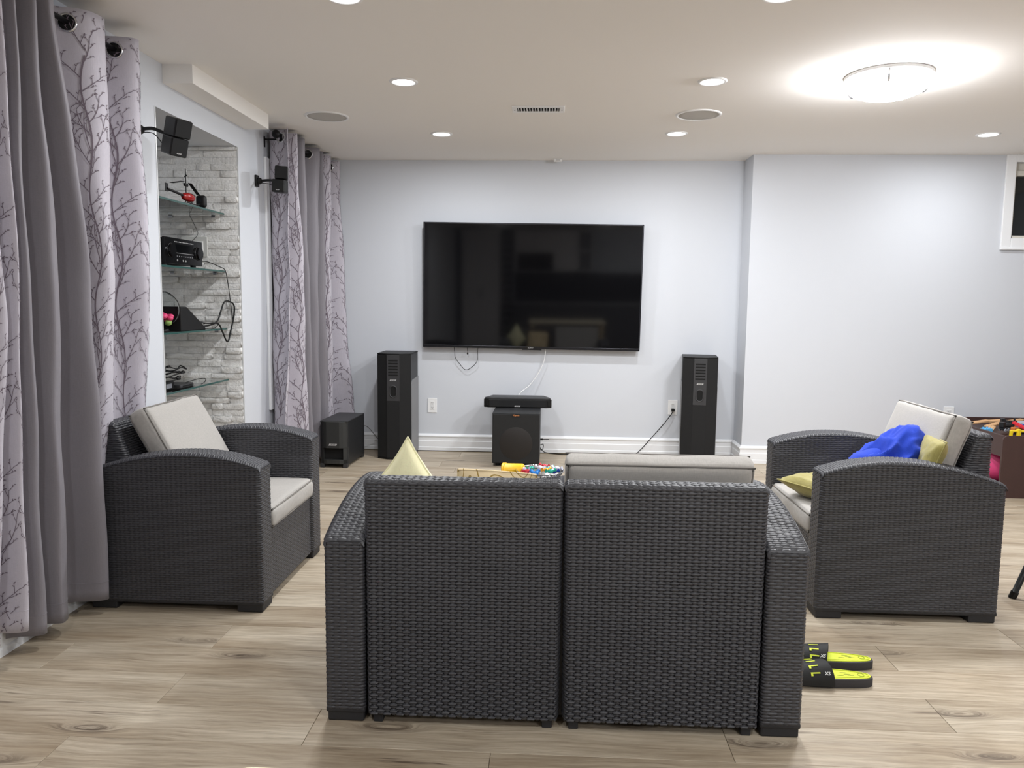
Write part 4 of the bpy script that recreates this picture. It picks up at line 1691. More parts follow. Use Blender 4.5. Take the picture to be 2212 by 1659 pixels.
def center_speaker():
    t = thing('center_speaker', 'low black centre speaker lying on the subwoofer', 'speaker', (-0.256, 6.12, 0.4145))
    w, d, h = 0.545, 0.17, 0.082
    Mx = frame((0, 0, 0), (1, 0, 0), (0, 1, 0))
    MB().prism([(-w / 2, 0.012), (-w / 2 + 0.04, -0.008), (w / 2 - 0.04, -0.008), (w / 2, 0.012), (w / 2 - 0.03, d), (-w / 2 + 0.03, d)], 0.0, h - 0.014, Mx, 0.004).build('cabinet', M_BLACK, t)
    MB().prism([(-w / 2 + 0.008, 0.012), (-w / 2 + 0.05, -0.004), (w / 2 - 0.05, -0.004), (w / 2 - 0.008, 0.012), (w / 2 - 0.06, d - 0.01), (-w / 2 + 0.06, d - 0.01)], h - 0.018, h, Mx, 0.006).build('top_shell', M_DARKPANEL, t)
    g = MB().span(-w / 2 + 0.045, w / 2 - 0.045, -0.014, -0.004, 0.006, h - 0.02, 0.003).build('grille', M_GRILLE, t)
    for s in (-1, 1):
        MB().box((s * (w / 2 - 0.026), -0.002, 0.036), (0.020, 0.008, 0.044), 0.003, rot=(0, 0, s * 0.45)).build('end_port', M_HOLE, t)
    badge(g, frame((0, -0.0142, 0.014), (1, 0, 0), (0, 0, 1)), 0.05)


center_speaker()


def bass_module():
    t = thing('bass_module', 'small charcoal bass speaker with a slot port in the curtain corner', 'speaker', (-1.618, 5.63, 0), -0.05)
    w, d, h = 0.212, 0.46, 0.355
    MB().span(-w / 2 + 0.002, w / 2 - 0.002, 0.03, d, 0.02, h - 0.006, 0.004).build('cabinet', M_VINYL, t)
    MB().span(-w / 2, w / 2, 0.02, d, h - 0.012, h, 0.004).build('top_panel', M_DARKPANEL, t)
    front = MB()
    pl = [(-w / 2, 0.04), (-w / 2 + 0.03, 0.004), (-0.05, -0.006), (0.05, -0.006), (w / 2 - 0.03, 0.004), (w / 2, 0.04)]
    front.prism(pl, 0.15, h - 0.004, None, 0.002)
    front.prism(pl, 0.030, 0.062, None, 0.002)
    front.prism([(-w / 2, 0.04), (-w / 2 + 0.03, 0.004), (-w / 2 + 0.034, 0.04)], 0.03, 0.15)
    front.prism([(w / 2, 0.04), (w / 2 - 0.034, 0.04), (w / 2 - 0.03, 0.004)], 0.03, 0.15)
    fo = front.build('front_panel', mat('bass_front', lin(44, 45, 44), 0.55), t)
    MB().span(-w / 2 + 0.034, w / 2 - 0.034, 0.026, 0.032, 0.06, 0.15).build('port_opening', M_HOLE, fo)
    for sx in (-1, 1):
        MB().box((sx * (w / 2 - 0.018), 0.024, 0.016), (0.034, 0.036, 0.032), 0.003).build('foot', M_DARKPANEL, t)
        MB().box((sx * (w / 2 - 0.018), d - 0.03, 0.011), (0.034, 0.036, 0.022), 0.003).build('foot', M_DARKPANEL, t)
    badge(fo, frame((0, -0.0064, 0.178), (1, 0, 0), (0, 0, 1)), 0.066)


bass_module()


def satellite(label, wall_y, wall_z, pos, rots, tilt):
    t = thing('wall_speaker', label, 'speaker', (XL, wall_y, wall_z), group='twin-cube wall speakers')
    b = MB()
    b.box((0.008, 0, 0), (0.016, 0.05, 0.075), 0.006)
    b.sphere((0.022, 0, 0), 0.022, 16)
    auto_smooth(b.build('mount', M_BLACK, t))
    px, py, pz = pos[0] - XL, pos[1] - wall_y, pos[2] - wall_z
    aim = Vector((px, py, pz))
    arm = MB()
    arm.tube([(0.02, 0, 0), (px * 0.45, py * 0.25, 0.004), (px * 0.75, py * 0.7, pz * 0.5), tuple(aim)], 0.008, k=10)
    arm.build('bracket_arm', M_BLACK, t, smooth=True)
    w = MB().tube([(0.03, 0, -0.012), (px * 0.5, py * 0.4, -0.02), (px * 0.8, py * 0.8, pz - 0.045), (px, py, pz - 0.03)], 0.0022, k=6)
    w.build('cable', M_BLACK, t, smooth=True)
    for k, rz in enumerate(rots):
        e = Euler((tilt[0], tilt[1], 0)).to_matrix().to_4x4()
        M = Matrix.Translation(aim) @ e @ Matrix.Translation((0, 0, (0.5 - k) * 0.083)) @ Matrix.Rotation(rz, 4, 'Z')
        c = MB()
        tb = MB().box((0, -0.042, 0), (0.080, 0.104, 0.081), 0.008, 3)
        tb.bm.transform(M)
        o = tb.build('speaker_cube', M_BLACK, t)
        g = MB().box((0, -0.0955, 0), (0.072, 0.004, 0.073), 0.001)
        g.bm.transform(M)
        g.build('grille', M_GRILLE, o)
        if k == 1:
            badge(o, M @ frame((0, -0.098, -0.026), (1, 0, 0), (0, 0, 1)), 0.022)


satellite('twin-cube black speaker on a wall arm at the top of the niche opening', 3.56, 2.03, (-1.745, 3.545, 2.00), (0.95, 0.90), (0.12, 0.26))
satellite('twin-cube black speaker on a wall arm in front of the corner curtains', 5.02, 2.02, (-1.745, 4.99, 2.02), (0.30, 0.10), (0.04, 0.06))

# ------------------------------------------------------------------ outlets, cords, floor bits


def outlet(label, loc, up=True):
    t = thing('wall_outlet', label, 'outlet', loc, group='white wall outlets')
    MB().box((0, -0.003, 0), (0.078, 0.006, 0.122), 0.002).build('plate', M_WHITE, t)
    MB().box((0, -0.0065, 0), (0.036, 0.003, 0.072), 0.001).build('receptacle', mat('receptacle_white', lin(228, 228, 228), 0.4), t)
    for z in (-0.019, 0.019):
        s = MB()
        s.box((-0.006, -0.0082, z + 0.004), (0.002, 0.001, 0.008))
        s.box((0.006, -0.0082, z + 0.004), (0.002, 0.001, 0.007))
        s.box((0, -0.0082, z - 0.007), (0.005, 0.001, 0.005))
        s.build('slots', M_HOLE, t)


outlet('white duplex outlet below the television with nothing plugged in', (-0.988, YB, 0.382))
outlet('white duplex outlet with a black plug beside the tower speaker', (1.022, YB, 0.40))
outlet('white outlet just above the toy table and armchair cushion', (3.117, YB2, 0.42))


def cord(name, label, pts, r, m, cat='cord', plug=None):
    t = thing(name, label, cat, (0, 0, 0))
    MB().tube(pts, r, k=7, sub=8).build('cable', m, t, smooth=True)
    if plug:
        MB().box(*plug).build('plug', m, t)
    return t


cord('black_extension_cord', 'black power cord running from the outlet across the floor to the subwoofer',
     [(1.022, 6.385, 0.385), (1.01, 6.365, 0.355), (0.94, 6.36, 0.26), (0.85, 6.35, 0.155), (0.76, 6.345, 0.05), (0.70, 6.34, 0.008), (0.55, 6.32, 0.004), (0.42, 6.30, 0.004), (0.30, 6.325, 0.004), (0.15, 6.31, 0.004), (0.03, 6.335, 0.004), (-0.04, 6.32, 0.02), (-0.075, 6.305, 0.06)],
     0.0036, M_BLACK, plug=((1.022, 6.387, 0.381), (0.026, 0.03, 0.022), 0.004))
cord('television_cable', 'thin black cable hanging in a loop below the television',
     [(-0.80, 6.365, 0.90), (-0.795, 6.368, 0.84), (-0.79, 6.372, 0.79), (-0.75, 6.376, 0.735), (-0.705, 6.380, 0.69), (-0.655, 6.378, 0.71), (-0.61, 6.374, 0.76), (-0.605, 6.370, 0.82), (-0.60, 6.365, 0.90)], 0.0024, M_BLACK)
c = cord('sensor_lead', 'short black lead with a bulb tip dangling below the television', [(-0.69, 6.36, 0.90), (-0.688, 6.362, 0.86), (-0.686, 6.362, 0.835)], 0.002, M_BLACK)
MB().sphere((-0.686, 6.362, 0.828), 0.0075, 12, (1, 1, 1.3)).build('tip', M_BLACK, c, smooth=True)
cord('speaker_cable', 'thin white cable curving from the television down to the centre speaker',
     [(-0.045, 6.365, 0.90), (-0.042, 6.37, 0.84), (-0.06, 6.375, 0.75), (-0.11, 6.37, 0.65), (-0.17, 6.35, 0.57), (-0.235, 6.31, 0.52), (-0.26, 6.285, 0.485)], 0.0034, M_WHITE)
cord('bass_cable', 'grey cable behind the bass speaker, trailing to the tower speaker',
     [(-1.52, 6.10, 0.25), (-1.49, 6.20, 0.22), (-1.44, 6.34, 0.10), (-1.385, 6.36, 0.03), (-1.34, 6.34, 0.01)], 0.003, mat('grey_cable', lin(150, 150, 152), 0.6))
t = thing('foam_stick', 'flat yellow and maroon stick on the floor by the baseboard', 'toy', (0.355, 6.285, 0.008))
MB().box((-0.055, 0, 0), (0.13, 0.030, 0.015), 0.004).build('yellow_end', mat('stick_yellow', lin(232, 196, 60), 0.6), t)
MB().box((0.060, 0, 0), (0.115, 0.026, 0.013), 0.006).build('maroon_end', mat('stick_maroon', lin(112, 50, 52), 0.6), t)

# ------------------------------------------------------------------ niche contents
SX0, SX1 = -2.42, -2.005
SHELF_Z = [1.778, 1.431, 1.079, 0.762]
names = ['topmost glass niche shelf, holding the red helicopter', 'second glass niche shelf, under the black receiver', 'third glass niche shelf, holding the globe and cables', 'lowest glass niche shelf, holding adapters and coiled cables']
for z, l in zip(SHELF_Z, names):
    t = thing('glass_shelf', l, 'shelf', (0, 0, z), group='glass shelves in the niche')
    MB().span(SX0, SX1 - 0.002, NY0 + 0.004, NY1 - 0.032, -0.010, 0.0).build('pane', M_GLASS, t)
    MB().span(SX1 - 0.002, SX1, NY0 + 0.004, NY1 - 0.032, -0.010, 0.0).build('polished_edge', M_GLASSEDGE, t)
    for x in (-2.338, -2.07):
        for y in (NY1 - 0.035, NY0 + 0.008):
            MB().span(x - 0.013, x + 0.013, y - 0.010, y + 0.010, -0.026, -0.011, 0.003).build('clip', M_CHROME, t)


def helicopter():
    t = thing('toy_helicopter', 'small red and black remote-control toy helicopter on the top glass shelf', 'toy', (-2.03, 4.25, SHELF_Z[0]))
    t.scale = (1.2, 1.2, 1.2)
    MR = mat('toy_red', lin(150, 18, 18), 0.25)
    # nose along +y
    MB().sphere((0, 0.03, 0.034), 0.024, 20, (0.9, 2.4, 0.85)).build('body', MR, t, smooth=True)
    MB().sphere((0, 0.06, 0.041), 0.018, 16, (0.85, 1.6, 0.8)).build('canopy', M_BLACKG, t, smooth=True)
    MB().tube([(0, -0.02, 0.036), (0, -0.10, 0.042), (0, -0.17, 0.046)], 0.006, k=8).build('tail_boom', M_BLACK, t, smooth=True)
    MB().box((0, -0.172, 0.052), (0.003, 0.026, 0.036), 0.001).build('tail_fin', M_BLACK, t)
    MB().cyl((0, 0.01, 0.05), (0, 0.01, 0.16), 0.0025, seg=8).build('mast', M_BLACK, t)
    r = MB()
    r.box((0.0, 0.01, 0.088), (0.012, 0.03, 0.014), 0.003)
    r.build('rotor_hub', M_BLACK, t)
    for s, z in ((1, 0.078), (-1, 0.090)):
        b = MB().box((0.004 * s, 0.01 + s * 0.075, z), (0.018, 0.13, 0.0022), 0.001, rot=(-0.25 * s - 0.05, 0.12, 0.1))
        b.build('rotor_blade', M_BLACK, t)
    MB().box((0, 0.01, 0.128), (0.006, 0.05, 0.006), 0.002, rot=(0, 0, 0.6)).build('stabiliser_bar', M_BLACK, t)
    for s in (-1, 1):
        MB().tube([(s * 0.02, -0.02, 0.0055), (s * 0.02, 0.03, 0.0035), (s * 0.02, 0.085, 0.005), (s * 0.02, 0.095, 0.012)], 0.0025, k=6).build('skid', M_BLACK, t, smooth=True)
        MB().cyl((s * 0.02, 0.03, 0.004), (s * 0.008, 0.03, 0.025), 0.002, seg=6).build('skid_strut', M_BLACK, t)


helicopter()
t = thing('black_camera', 'small rounded black camera standing on the top glass shelf', 'camera', (-2.035, 4.46, SHELF_Z[0]))
b = MB().box((0, 0, 0.039), (0.060, 0.036, 0.072), 0.017, 4)
auto_smooth(b.build('body', M_BLACK, t))
MB().cyl((0.0, -0.0185, 0.045), (0.0, -0.016, 0.045), 0.013).build('lens', M_BLACKG, t)
MB().cyl((0, 0, 0), (0, 0, 0.006), 0.016).build('stand', M_BLACK, t)
cord('charger_wire', 'thin dark wire hanging down the stone from the top shelf', [(-2.22, 4.695, 1.765), (-2.19, 4.70, 1.70), (-2.175, 4.70, 1.65), (-2.22, 4.70, 1.60), (-2.245, 4.70, 1.575), (-2.235, 4.69, 1.55), (-2.25, 4.70, 1.53), (-2.22, 4.70, 1.50)], 0.0016, M_DARKPANEL)
t = thing('switch_plate', 'white double switch plate on the stone behind the receiver', 'switch', (-2.20, NY1 - 0.024, 1.575))
MB().box((0, -0.004, 0), (0.165, 0.008, 0.122), 0.002).build('plate', mat('plate_grey_white', lin(214, 214, 210), 0.4), t)
for x in (-0.036, 0.04):
    MB().box((x, -0.009, 0), (0.034, 0.005, 0.066), 0.001).build('rocker', M_WHITE, t)


def receiver():
    # faces the room (+x)
    t = thing('av_receiver', 'black home theatre receiver with two round dials on the second glass shelf', 'receiver', (-2.025, 4.20, SHELF_Z[1]))
    w, h = 0.435, 0.150
    MB().span(-0.32, -0.008, -w / 2 + 0.004, w / 2 - 0.004, 0.014, h - 0.004, 0.003).build('chassis', M_BLACK, t)
    f = MB().span(-0.010, 0.004, -w / 2, w / 2, 0.012, h, 0.002).build('front_panel', M_BLACKG, t)
    FR = lambda y, z: frame((0.0045, y, z), (0, 1, 0), (0, 0, 1))
    for y in (-0.155, 0.165):
        MB().cyl((0.004, y, 0.082), (0.020, y, 0.082), 0.036, 0.034, seg=32).build('dial', M_BLACKG, f)
        MB().torus((0.006, y, 0.082), 0.037, 0.0016, (1, 0, 0)).build('dial_ring', mat('dial_rim', lin(70, 70, 72), 0.25, metal=0.8), f, smooth=True)
    MB().span(0.003, 0.0048, -0.10, 0.105, 0.078, 0.118).build('display', mat('display_black', lin(4, 5, 6), 0.1), f)
    MB().span(0.003, 0.0052, -0.105, 0.11, 0.070, 0.0725).build('trim_line', M_SILVER, f)
    for k in range(14):
        MB().span(0.003, 0.0052, -0.11 + k * 0.016, -0.102 + k * 0.016, 0.128, 0.133).build('indicator', M_LOGO, f)
    for k in range(8):
        MB().span(0.003, 0.0056, -0.09 + k * 0.025, -0.083 + k * 0.025, 0.052, 0.057).build('button', M_SILVER, f)
    for y in (-0.085, -0.02, 0.01):
        MB().cyl((0.003, y, 0.032), (0.0065, y, 0.032), 0.005, seg=12).build('jack', M_LOGO, f)
    for y in (-0.17, 0.17):
        for x in (-0.03, -0.28):
            MB().cyl((x, y, 0), (x, y, 0.015), 0.016, seg=14).build('foot', M_DARKPANEL, t)


receiver()
cord('receiver_cable', 'thin black cable running from the receiver down past the shelf edge', [(-2.06, 4.44, 1.475), (-2.03, 4.50, 1.475), (-2.0, 4.60, 1.45), (-1.992, 4.66, 1.43), (-1.985, 4.68, 1.35), (-1.975, 4.69, 1.22), (-1.965, 4.69, 1.12)], 0.0026, M_BLACK)


def globe():
    t = thing('glass_globe', 'clear glass fishbowl globe with pink and green pebbles on the third shelf', 'bowl', (-2.085, 4.02, SHELF_Z[2]))
    R = 0.105
    g = glass_mat('thin_globe_glass', (0.97, 0.98, 0.98, 1), 1.035)
    prof = [(R * math.sin(a), 0.118 - R * math.cos(a)) for a in np.linspace(0.25, 2.75, 26)]
    prof += [(r * 0.965, 0.118 + (z - 0.118) * 0.965) for r, z in prof[::-1]]
    MB().lathe(prof, seg=40).build('globe', g, t, smooth=True)
    MB().lathe([(0, 0), (0.05, 0), (0.046, 0.016), (0.0, 0.018)], seg=30).build('base', M_BLACK, t, smooth=True)
    rr = random.Random(2)
    MP = mat('pink_pebble', lin(226, 70, 120), 0.4)
    MG = mat('green_pebble', lin(140, 170, 90), 0.5)
    for k in range(26):
        a, r = rr.uniform(0, 2 * PI), 0.062 * rr.random() ** 0.5
        z = 0.045 + 0.052 * rr.random()
        MB().sphere((r * math.cos(a), r * math.sin(a), z), 0.017, 8, (1.1, 1, 0.8)).build('pebble', MG if z < 0.058 else MP, t, smooth=True)


globe()
t = thing('cable_box', 'slanted black phone-like box with small white print on the third shelf', 'electronics', (-2.16, 4.24, SHELF_Z[2]))
Mx = frame((0, 0, 0), (0, 1, 0), (0, 0, 1))
MB().prism([(-0.13, 0.0), (0.17, 0.0), (0.17, 0.012), (-0.06, 0.135), (-0.13, 0.135)], 0, 0.15, Mx, 0.004).build('housing', M_BLACK, t)
for k in range(5):
    MB().box((0.13, -0.045 + k * 0.042, 0.125 - k * 0.0225), (0.05, 0.014, 0.002), 0, rot=(-0.49, 0, 0)).build('print_mark', M_LOGO, t)
cord('looped_cable', 'thick black cable looping in the air off the third glass shelf',
     [(-2.05, 4.36, 1.10), (-2.02, 4.46, 1.10), (-1.99, 4.52, 1.125), (-1.985, 4.57, 1.19), (-1.98, 4.60, 1.235), (-1.975, 4.65, 1.245), (-1.96, 4.70, 1.22), (-1.962, 4.70, 1.15), (-1.975, 4.67, 1.05), (-1.98, 4.655, 1.005), (-1.985, 4.63, 1.005), (-1.99, 4.59, 1.06), (-1.99, 4.53, 1.11), (-2.02, 4.44, 1.115), (-2.07, 4.38, 1.13)], 0.0048, M_BLACK)
cord('thin_cable', 'thin black cable tangled at the end of the third glass shelf', [(-2.06, 4.38, 1.10), (-2.02, 4.46, 1.115), (-2.01, 4.56, 1.115), (-2.03, 4.63, 1.105), (-2.04, 4.60, 1.083), (-2.03, 4.48, 1.083), (-2.08, 4.40, 1.083)], 0.0022, M_BLACK)
t = thing('power_adapter', 'black power adapter brick among the cables on the lowest shelf', 'adapter', (-2.10, 4.06, SHELF_Z[3]))
MB().box((0, 0, 0.022), (0.07, 0.13, 0.044), 0.008, 3).build('brick', M_BLACK, t)
MB().box((0.0355, 0, 0.022), (0.002, 0.06, 0.024)).build('rating_label', mat('label_grey', lin(120, 122, 128), 0.5), t)
t = thing('flat_router', 'flat dark grey box under the cables on the lowest shelf', 'electronics', (-2.10, 4.22, SHELF_Z[3]))
MB().box((0, 0, 0.010), (0.12, 0.16, 0.020), 0.006).build('case', M_DARKPANEL, t)
MB().box((0.061, 0.0, 0.010), (0.002, 0.10, 0.006)).build('port_strip', M_BLACK, t)
rr = random.Random(9)
for q in range(4):
    pts = []
    for k in range(9):
        a = k * 2 * PI / 9 + q
        pts.append((-2.09 + 0.05 * math.cos(a) + rr.uniform(-0.012, 0.012), 4.12 + 0.05 * q * 0.5 + (0.10 - 0.01 * q) * math.sin(a), SHELF_Z[3] + 0.055 + 0.016 * q + rr.uniform(-0.006, 0.014)))
    t = thing('coiled_cable', ['lowest', 'second lowest', 'second topmost', 'topmost'][q] + ' black cable coil in the heap on the lowest glass shelf', 'cord', (0, 0, 0), group='coiled cables on the lowest shelf')
    MB().tube(pts, 0.0035, k=6, sub=5, closed=True).build('loop', M_BLACK, t, smooth=True)
    MB().box(pts[0], (0.016, 0.03, 0.012), 0.003).build('connector', M_BLACK, t)
cord('loose_lead', 'thin lead curling over the edge of the lowest shelf', [(-2.04, 4.20, 0.79), (-2.015, 4.30, 0.80), (-2.01, 4.38, 0.795), (-2.02, 4.40, 0.775), (-2.01, 4.33, 0.768)], 0.002, M_BLACK)

# ------------------------------------------------------------------ slides on the floor


def slide(label, loc, rz, mirror):
    """toe along local -x; heel at +x"""
    t = thing('slide_sandal', label, 'sandal', loc, rz, 'pair of slide sandals')
    ML = mat('lime_footbed', lin(214, 226, 60), 0.55)
    MD = mat('charcoal_foam', lin(58, 56, 58), 0.75)

    def outline(grow):
        pts = []
        for k in range(44):
            a = 2 * PI * k / 44
            x = math.cos(a)
            wdt = 0.046 if x < 0 else 0.036
            wy = (0.047 + (0.036 - 0.047) * (0.5 + 0.5 * math.tanh(x * 2.2))) + grow
            off = mirror * 0.006 * (0.5 - 0.5 * x)
            sx = math.copysign(abs(x) ** 0.72, x)
            sy = math.copysign(abs(math.sin(a)) ** 0.80, math.sin(a))
            pts.append(((0.138 + grow) * sx, wy * sy + off))
        return pts

    o = MB().prism(outline(0.0), 0.0, 0.030, None, 0.004).build('sole', MD, t)
    auto_smooth(o, 40)
    MB().prism(outline(-0.0065), 0.029, 0.0325, None, 0.001).build('footbed', ML, t)
    ring = [(x, y, 0.0335) for x, y in outline(-0.014)]
    MB().tube(ring, 0.0014, k=6, sub=1, closed=True).build('footbed_ridge', ML, t, smooth=True)
    MB().torus((0.100, 0, 0.033), 0.010, 0.001).build('heel_emblem', mat('lime_dark', lin(150, 160, 40), 0.6), t, smooth=True)
    for (x, y) in ((0.045, 0.010), (0.065, -0.006), (0.03, -0.010), (0.055, 0.0)):
        MB().sphere((x, y, 0.0325), 0.012, 8, (1.0, 0.22, 0.10)).build('massage_nub', mat('lime_dark', lin(150, 160, 40), 0.6), t, smooth=True)
    # strap: arched band
    V, n, kx = [], 18, 8
    th = 0.006
    x0, x1 = -0.105, -0.015

    def P(a, s, off):
        ang = PI * a
        w = 0.050 + off
        yy = -math.cos(ang) * w + mirror * 0.004
        zz = 0.012 + math.sin(ang) ** 0.85 * (0.046 + off + 0.012 * s)
        slant = 0.016 * math.cos(ang)
        return (x0 + (x1 - x0) * s + slant * s * mirror, yy, zz)

    for off in (0.0, th):
        for i in range(n + 1):
            for k in range(kx + 1):
                V.append(P(i / n, k / kx, off))
    m1 = (n + 1) * (kx + 1)
    Q = []
    for i in range(n):
        for k in range(kx):
            a = i * (kx + 1) + k
            Q.append((a, a + 1, a + kx + 2, a + kx + 1))
            Q.append((m1 + a, m1 + a + kx + 1, m1 + a + kx + 2, m1 + a + 1))
        for k in (0, kx):
            a = i * (kx + 1) + k
            Q.append((a, a + kx + 1, m1 + a + kx + 1, m1 + a))
    for i in (0, n):
        for k in range(kx):
            a = i * (kx + 1) + k
            Q.append((a, a + 1, m1 + a + 1, m1 + a))
    st = link('strap', fast_mesh('strap', V, np.array(Q)), mat('black_strap', lin(20, 20, 20), 0.7), t)
    auto_smooth(st, 50)
    # lettering bent over the strap, running from the far side to the near side
    MY = mat('lime_print', lin(226, 240, 50), 0.5)
    for k, ch in enumerate('CHILL'):
        a = 0.80 - k * 0.15
        p = Vector(P(a, 0.42, th + 0.0012))
        q = Vector(P(a - 0.02, 0.42, th + 0.0012))
        r = (q - p).normalized()
        up = Vector((1, 0, 0.10))
        up = (up - r * up.dot(r)).normalized()
        text_mesh('strap_letter', ch, 0.040, MY, st, frame(p, r, up), 0.0004, 0, 0.0016, 0.62)
    a = 0.20
    p = Vector(P(a, 0.80, th + 0.0012))
    q = Vector(P(a - 0.02, 0.80, th + 0.0012))
    dn = (q - p).normalized()
    text_mesh('strap_logo', 'XS', 0.015, M_WHITE, st, frame(p, Vector((1, 0, 0.0)), -dn), 0.0004, 0.2, 0.0003)


slide('black and lime slide sandal nearer the loveseat arm', (0.955, 2.520, 0), -0.03, 1)
slide('black and lime slide sandal farther behind its twin', (1.008, 2.655, 0), -0.08, -1)

# ------------------------------------------------------------------ toy table and toys


def toy_table():
    t = thing('toy_table', 'dark brown play table piled with toys beyond the armchair', 'table', (2.985, 5.17, 0))
    MW = mat('espresso_laminate', lin(66, 44, 40), 0.45, vary=(14, 0.12))
    w, d, h = 1.25, 0.86, 0.418
    for y in (0.0, d):
        p = MB()
        tb = []
        r = 0.035
        ring = [(0, 0.0), (w, 0.0)]
        for k in range(6):
            a = PI / 2 * k / 5
            ring.append((w - r + r * math.cos(a), h - r + r * math.sin(a)))
        for k in range(6):
            a = PI / 2 + PI / 2 * k / 5
            ring.append((r + r * math.cos(a), h - r + r * math.sin(a)))
        p.prism(ring, -0.008, 0.008, frame((0, y, 0), (1, 0, 0), (0, 0, 1)))
        p.build('end_panel', MW, t)
    MB().span(0.012, 0.028, 0.008, d - 0.008, h - 0.145, h - 0.004).build('side_apron', MW, t)
    MB().span(w - 0.028, w - 0.012, 0.008, d - 0.008, h - 0.145, h - 0.004).build('side_apron', MW, t)
    MB().span(0.028, w - 0.028, 0.008, d - 0.008, h - 0.055, h - 0.040).build('tray_floor', MW, t)
    MB().span(0.02, w - 0.02, 0.008, d - 0.008, 0.04, 0.055).build('lower_shelf', MW, t)


toy_table()
X0, Y0, TT = 2.985, 5.17, 0.379


def toy(name, label, x, y, z, rz, parts, tilt=(0, 0), cat='toy', group='toys heaped on the play table'):
    t = thing(name, label, cat, (X0 + x, Y0 + y, TT + z), rz, group)
    t.rotation_euler = (tilt[0], tilt[1], rz)
    for nm, m, fn in parts:
        b = MB()
        fn(b)
        b.build(nm, m, t)
    return t


C = lambda n, r, g, b, ro=0.4: mat('toy_' + n, lin(r, g, b), ro)
TAN, YELW, REDT, BLU, GRN, BLK, ORG, GRY = C('tan', 214, 172, 128, 0.6), C('yellow', 240, 208, 30), C('scarlet', 216, 44, 58), C('blue', 40, 96, 178), C('green', 52, 170, 70), C('black', 24, 24, 26), C('orange', 206, 120, 56), C('grey', 176, 182, 190)


def track(b):
    b.box((0, 0, 0.006), (0.16, 0.04, 0.012), 0.002)
    b.box((0, 0.010, 0.0125), (0.16, 0.004, 0.003))
    b.box((0, -0.010, 0.0125), (0.16, 0.004, 0.003))
    b.cyl((0.083, 0, 0.002), (0.083, 0, 0.011), 0.010, seg=12)


tracks = [(0.16, 0.60, 0.032, 0.2), (0.30, 0.66, 0.034, -0.1), (0.22, 0.50, 0.03, 0.5), (0.40, 0.55, 0.034, -0.4), (0.12, 0.36, 0.016, 0.9), (0.34, 0.44, 0.028, 0.15), (0.46, 0.70, 0.03, 0.1)]
lab = ['tan wooden track piece near the cushion', 'tan wooden track piece at the back rim', 'tan wooden track piece lying askew mid-table', 'tan wooden track piece beside the grey book', 'tan wooden track piece at the armchair side', 'tan wooden track piece under the red slide', 'tan wooden track piece at the rear by the blue box']
for (x, y, z, r), l in zip(tracks, lab):
    toy('toy_track', l, x, y, z, r, [('track', TAN, track)], (0.1, -0.12))


def engine(b):
    b.box((0, 0, 0.022), (0.10, 0.036, 0.018), 0.003)
    b.cyl((-0.03, 0, 0.040), (0.045, 0, 0.040), 0.015, seg=16)
    b.box((-0.042, 0, 0.048), (0.028, 0.034, 0.036), 0.003)
    b.cyl((0.03, 0, 0.05), (0.03, 0, 0.072), 0.006, seg=10)


def wheels(b):
    for x in (-0.034, 0.0, 0.034):
        for s in (-1, 1):
            b.cyl((x, s * 0.016, 0.011), (x, s * 0.022, 0.011), 0.011, seg=14)


toy('toy_train', 'black toy train engine in the heap', 0.19, 0.30, 0.022, 0.5, [('engine_body', BLK, engine), ('wheels', GRY, wheels)])
toy('toy_train', 'black toy train engine beside the orange wagon', 0.27, 0.40, 0.03, -0.2, [('engine_body', BLK, engine), ('wheels', ORG, wheels)])


def wagon(b):
    b.box((0, 0, 0.030), (0.075, 0.036, 0.034), 0.003)
    b.box((0, 0, 0.012), (0.085, 0.028, 0.008), 0.002)


toy('toy_wagon', 'orange toy wagon amid black engines', 0.23, 0.24, 0.012, 0.3, [('wagon_body', ORG, wagon), ('wheels', BLK, wheels)])
toy('toy_wagon', 'blue toy wagon near the red slide', 0.33, 0.34, 0.02, 0.0, [('wagon_body', BLU, wagon), ('wheels', BLK, wheels)])
toy('toy_brick', 'light blue toy brick at the armchair end of the table', 0.06, 0.30, 0.0, 0.2, [('brick_body', C('sky', 96, 176, 226), lambda b: b.box((0, 0, 0.02), (0.06, 0.05, 0.04), 0.003)), ('studs', C('sky', 96, 176, 226), lambda b: [b.cyl((sx * 0.015, sy * 0.012, 0.04), (sx * 0.015, sy * 0.012, 0.046), 0.007, seg=10) for sx in (-1, 1) for sy in (-1, 1)])])


def bridge(b):
    b.box((0, 0, 0.060), (0.15, 0.022, 0.012), 0.003)
    b.box((-0.068, 0, 0.03), (0.014, 0.022, 0.06), 0.003)
    b.box((0.068, 0, 0.03), (0.014, 0.022, 0.06), 0.003)
    b.box((-0.022, -0.004, 0.045), (0.022, 0.026, 0.060), 0.004)


toy('toy_bridge', 'bright yellow toy bridge at the table front', 0.155, 0.06, 0.0, 0.0, [('bridge_frame', YELW, bridge), ('deck', GRY, lambda b: b.box((0, 0.03, 0.012), (0.16, 0.04, 0.018), 0.003))])
toy('toy_post', 'yellow toy post beside the green car', 0.262, 0.05, 0.0, 0.0, [('post', YELW, lambda b: b.box((0, 0, 0.034), (0.026, 0.024, 0.068), 0.005)), ('socket', GRY, lambda b: b.box((0, 0.0, 0.006), (0.04, 0.04, 0.012), 0.003))])
toy('toy_slide', 'red toy ramp leaning diagonally across the heap', 0.26, 0.20, 0.055, -0.9, [('ramp', REDT, lambda b: b.box((0, 0, 0.0), (0.17, 0.030, 0.008), 0.002)), ('rails', REDT, lambda b: [b.box((0, s * 0.014, 0.007), (0.17, 0.004, 0.012), 0.001) for s in (-1, 1)])], (0.0, 0.38))


def car(b):
    b.box((0, 0, 0.020), (0.095, 0.044, 0.020), 0.006)
    b.box((-0.006, 0, 0.036), (0.05, 0.038, 0.018), 0.007)


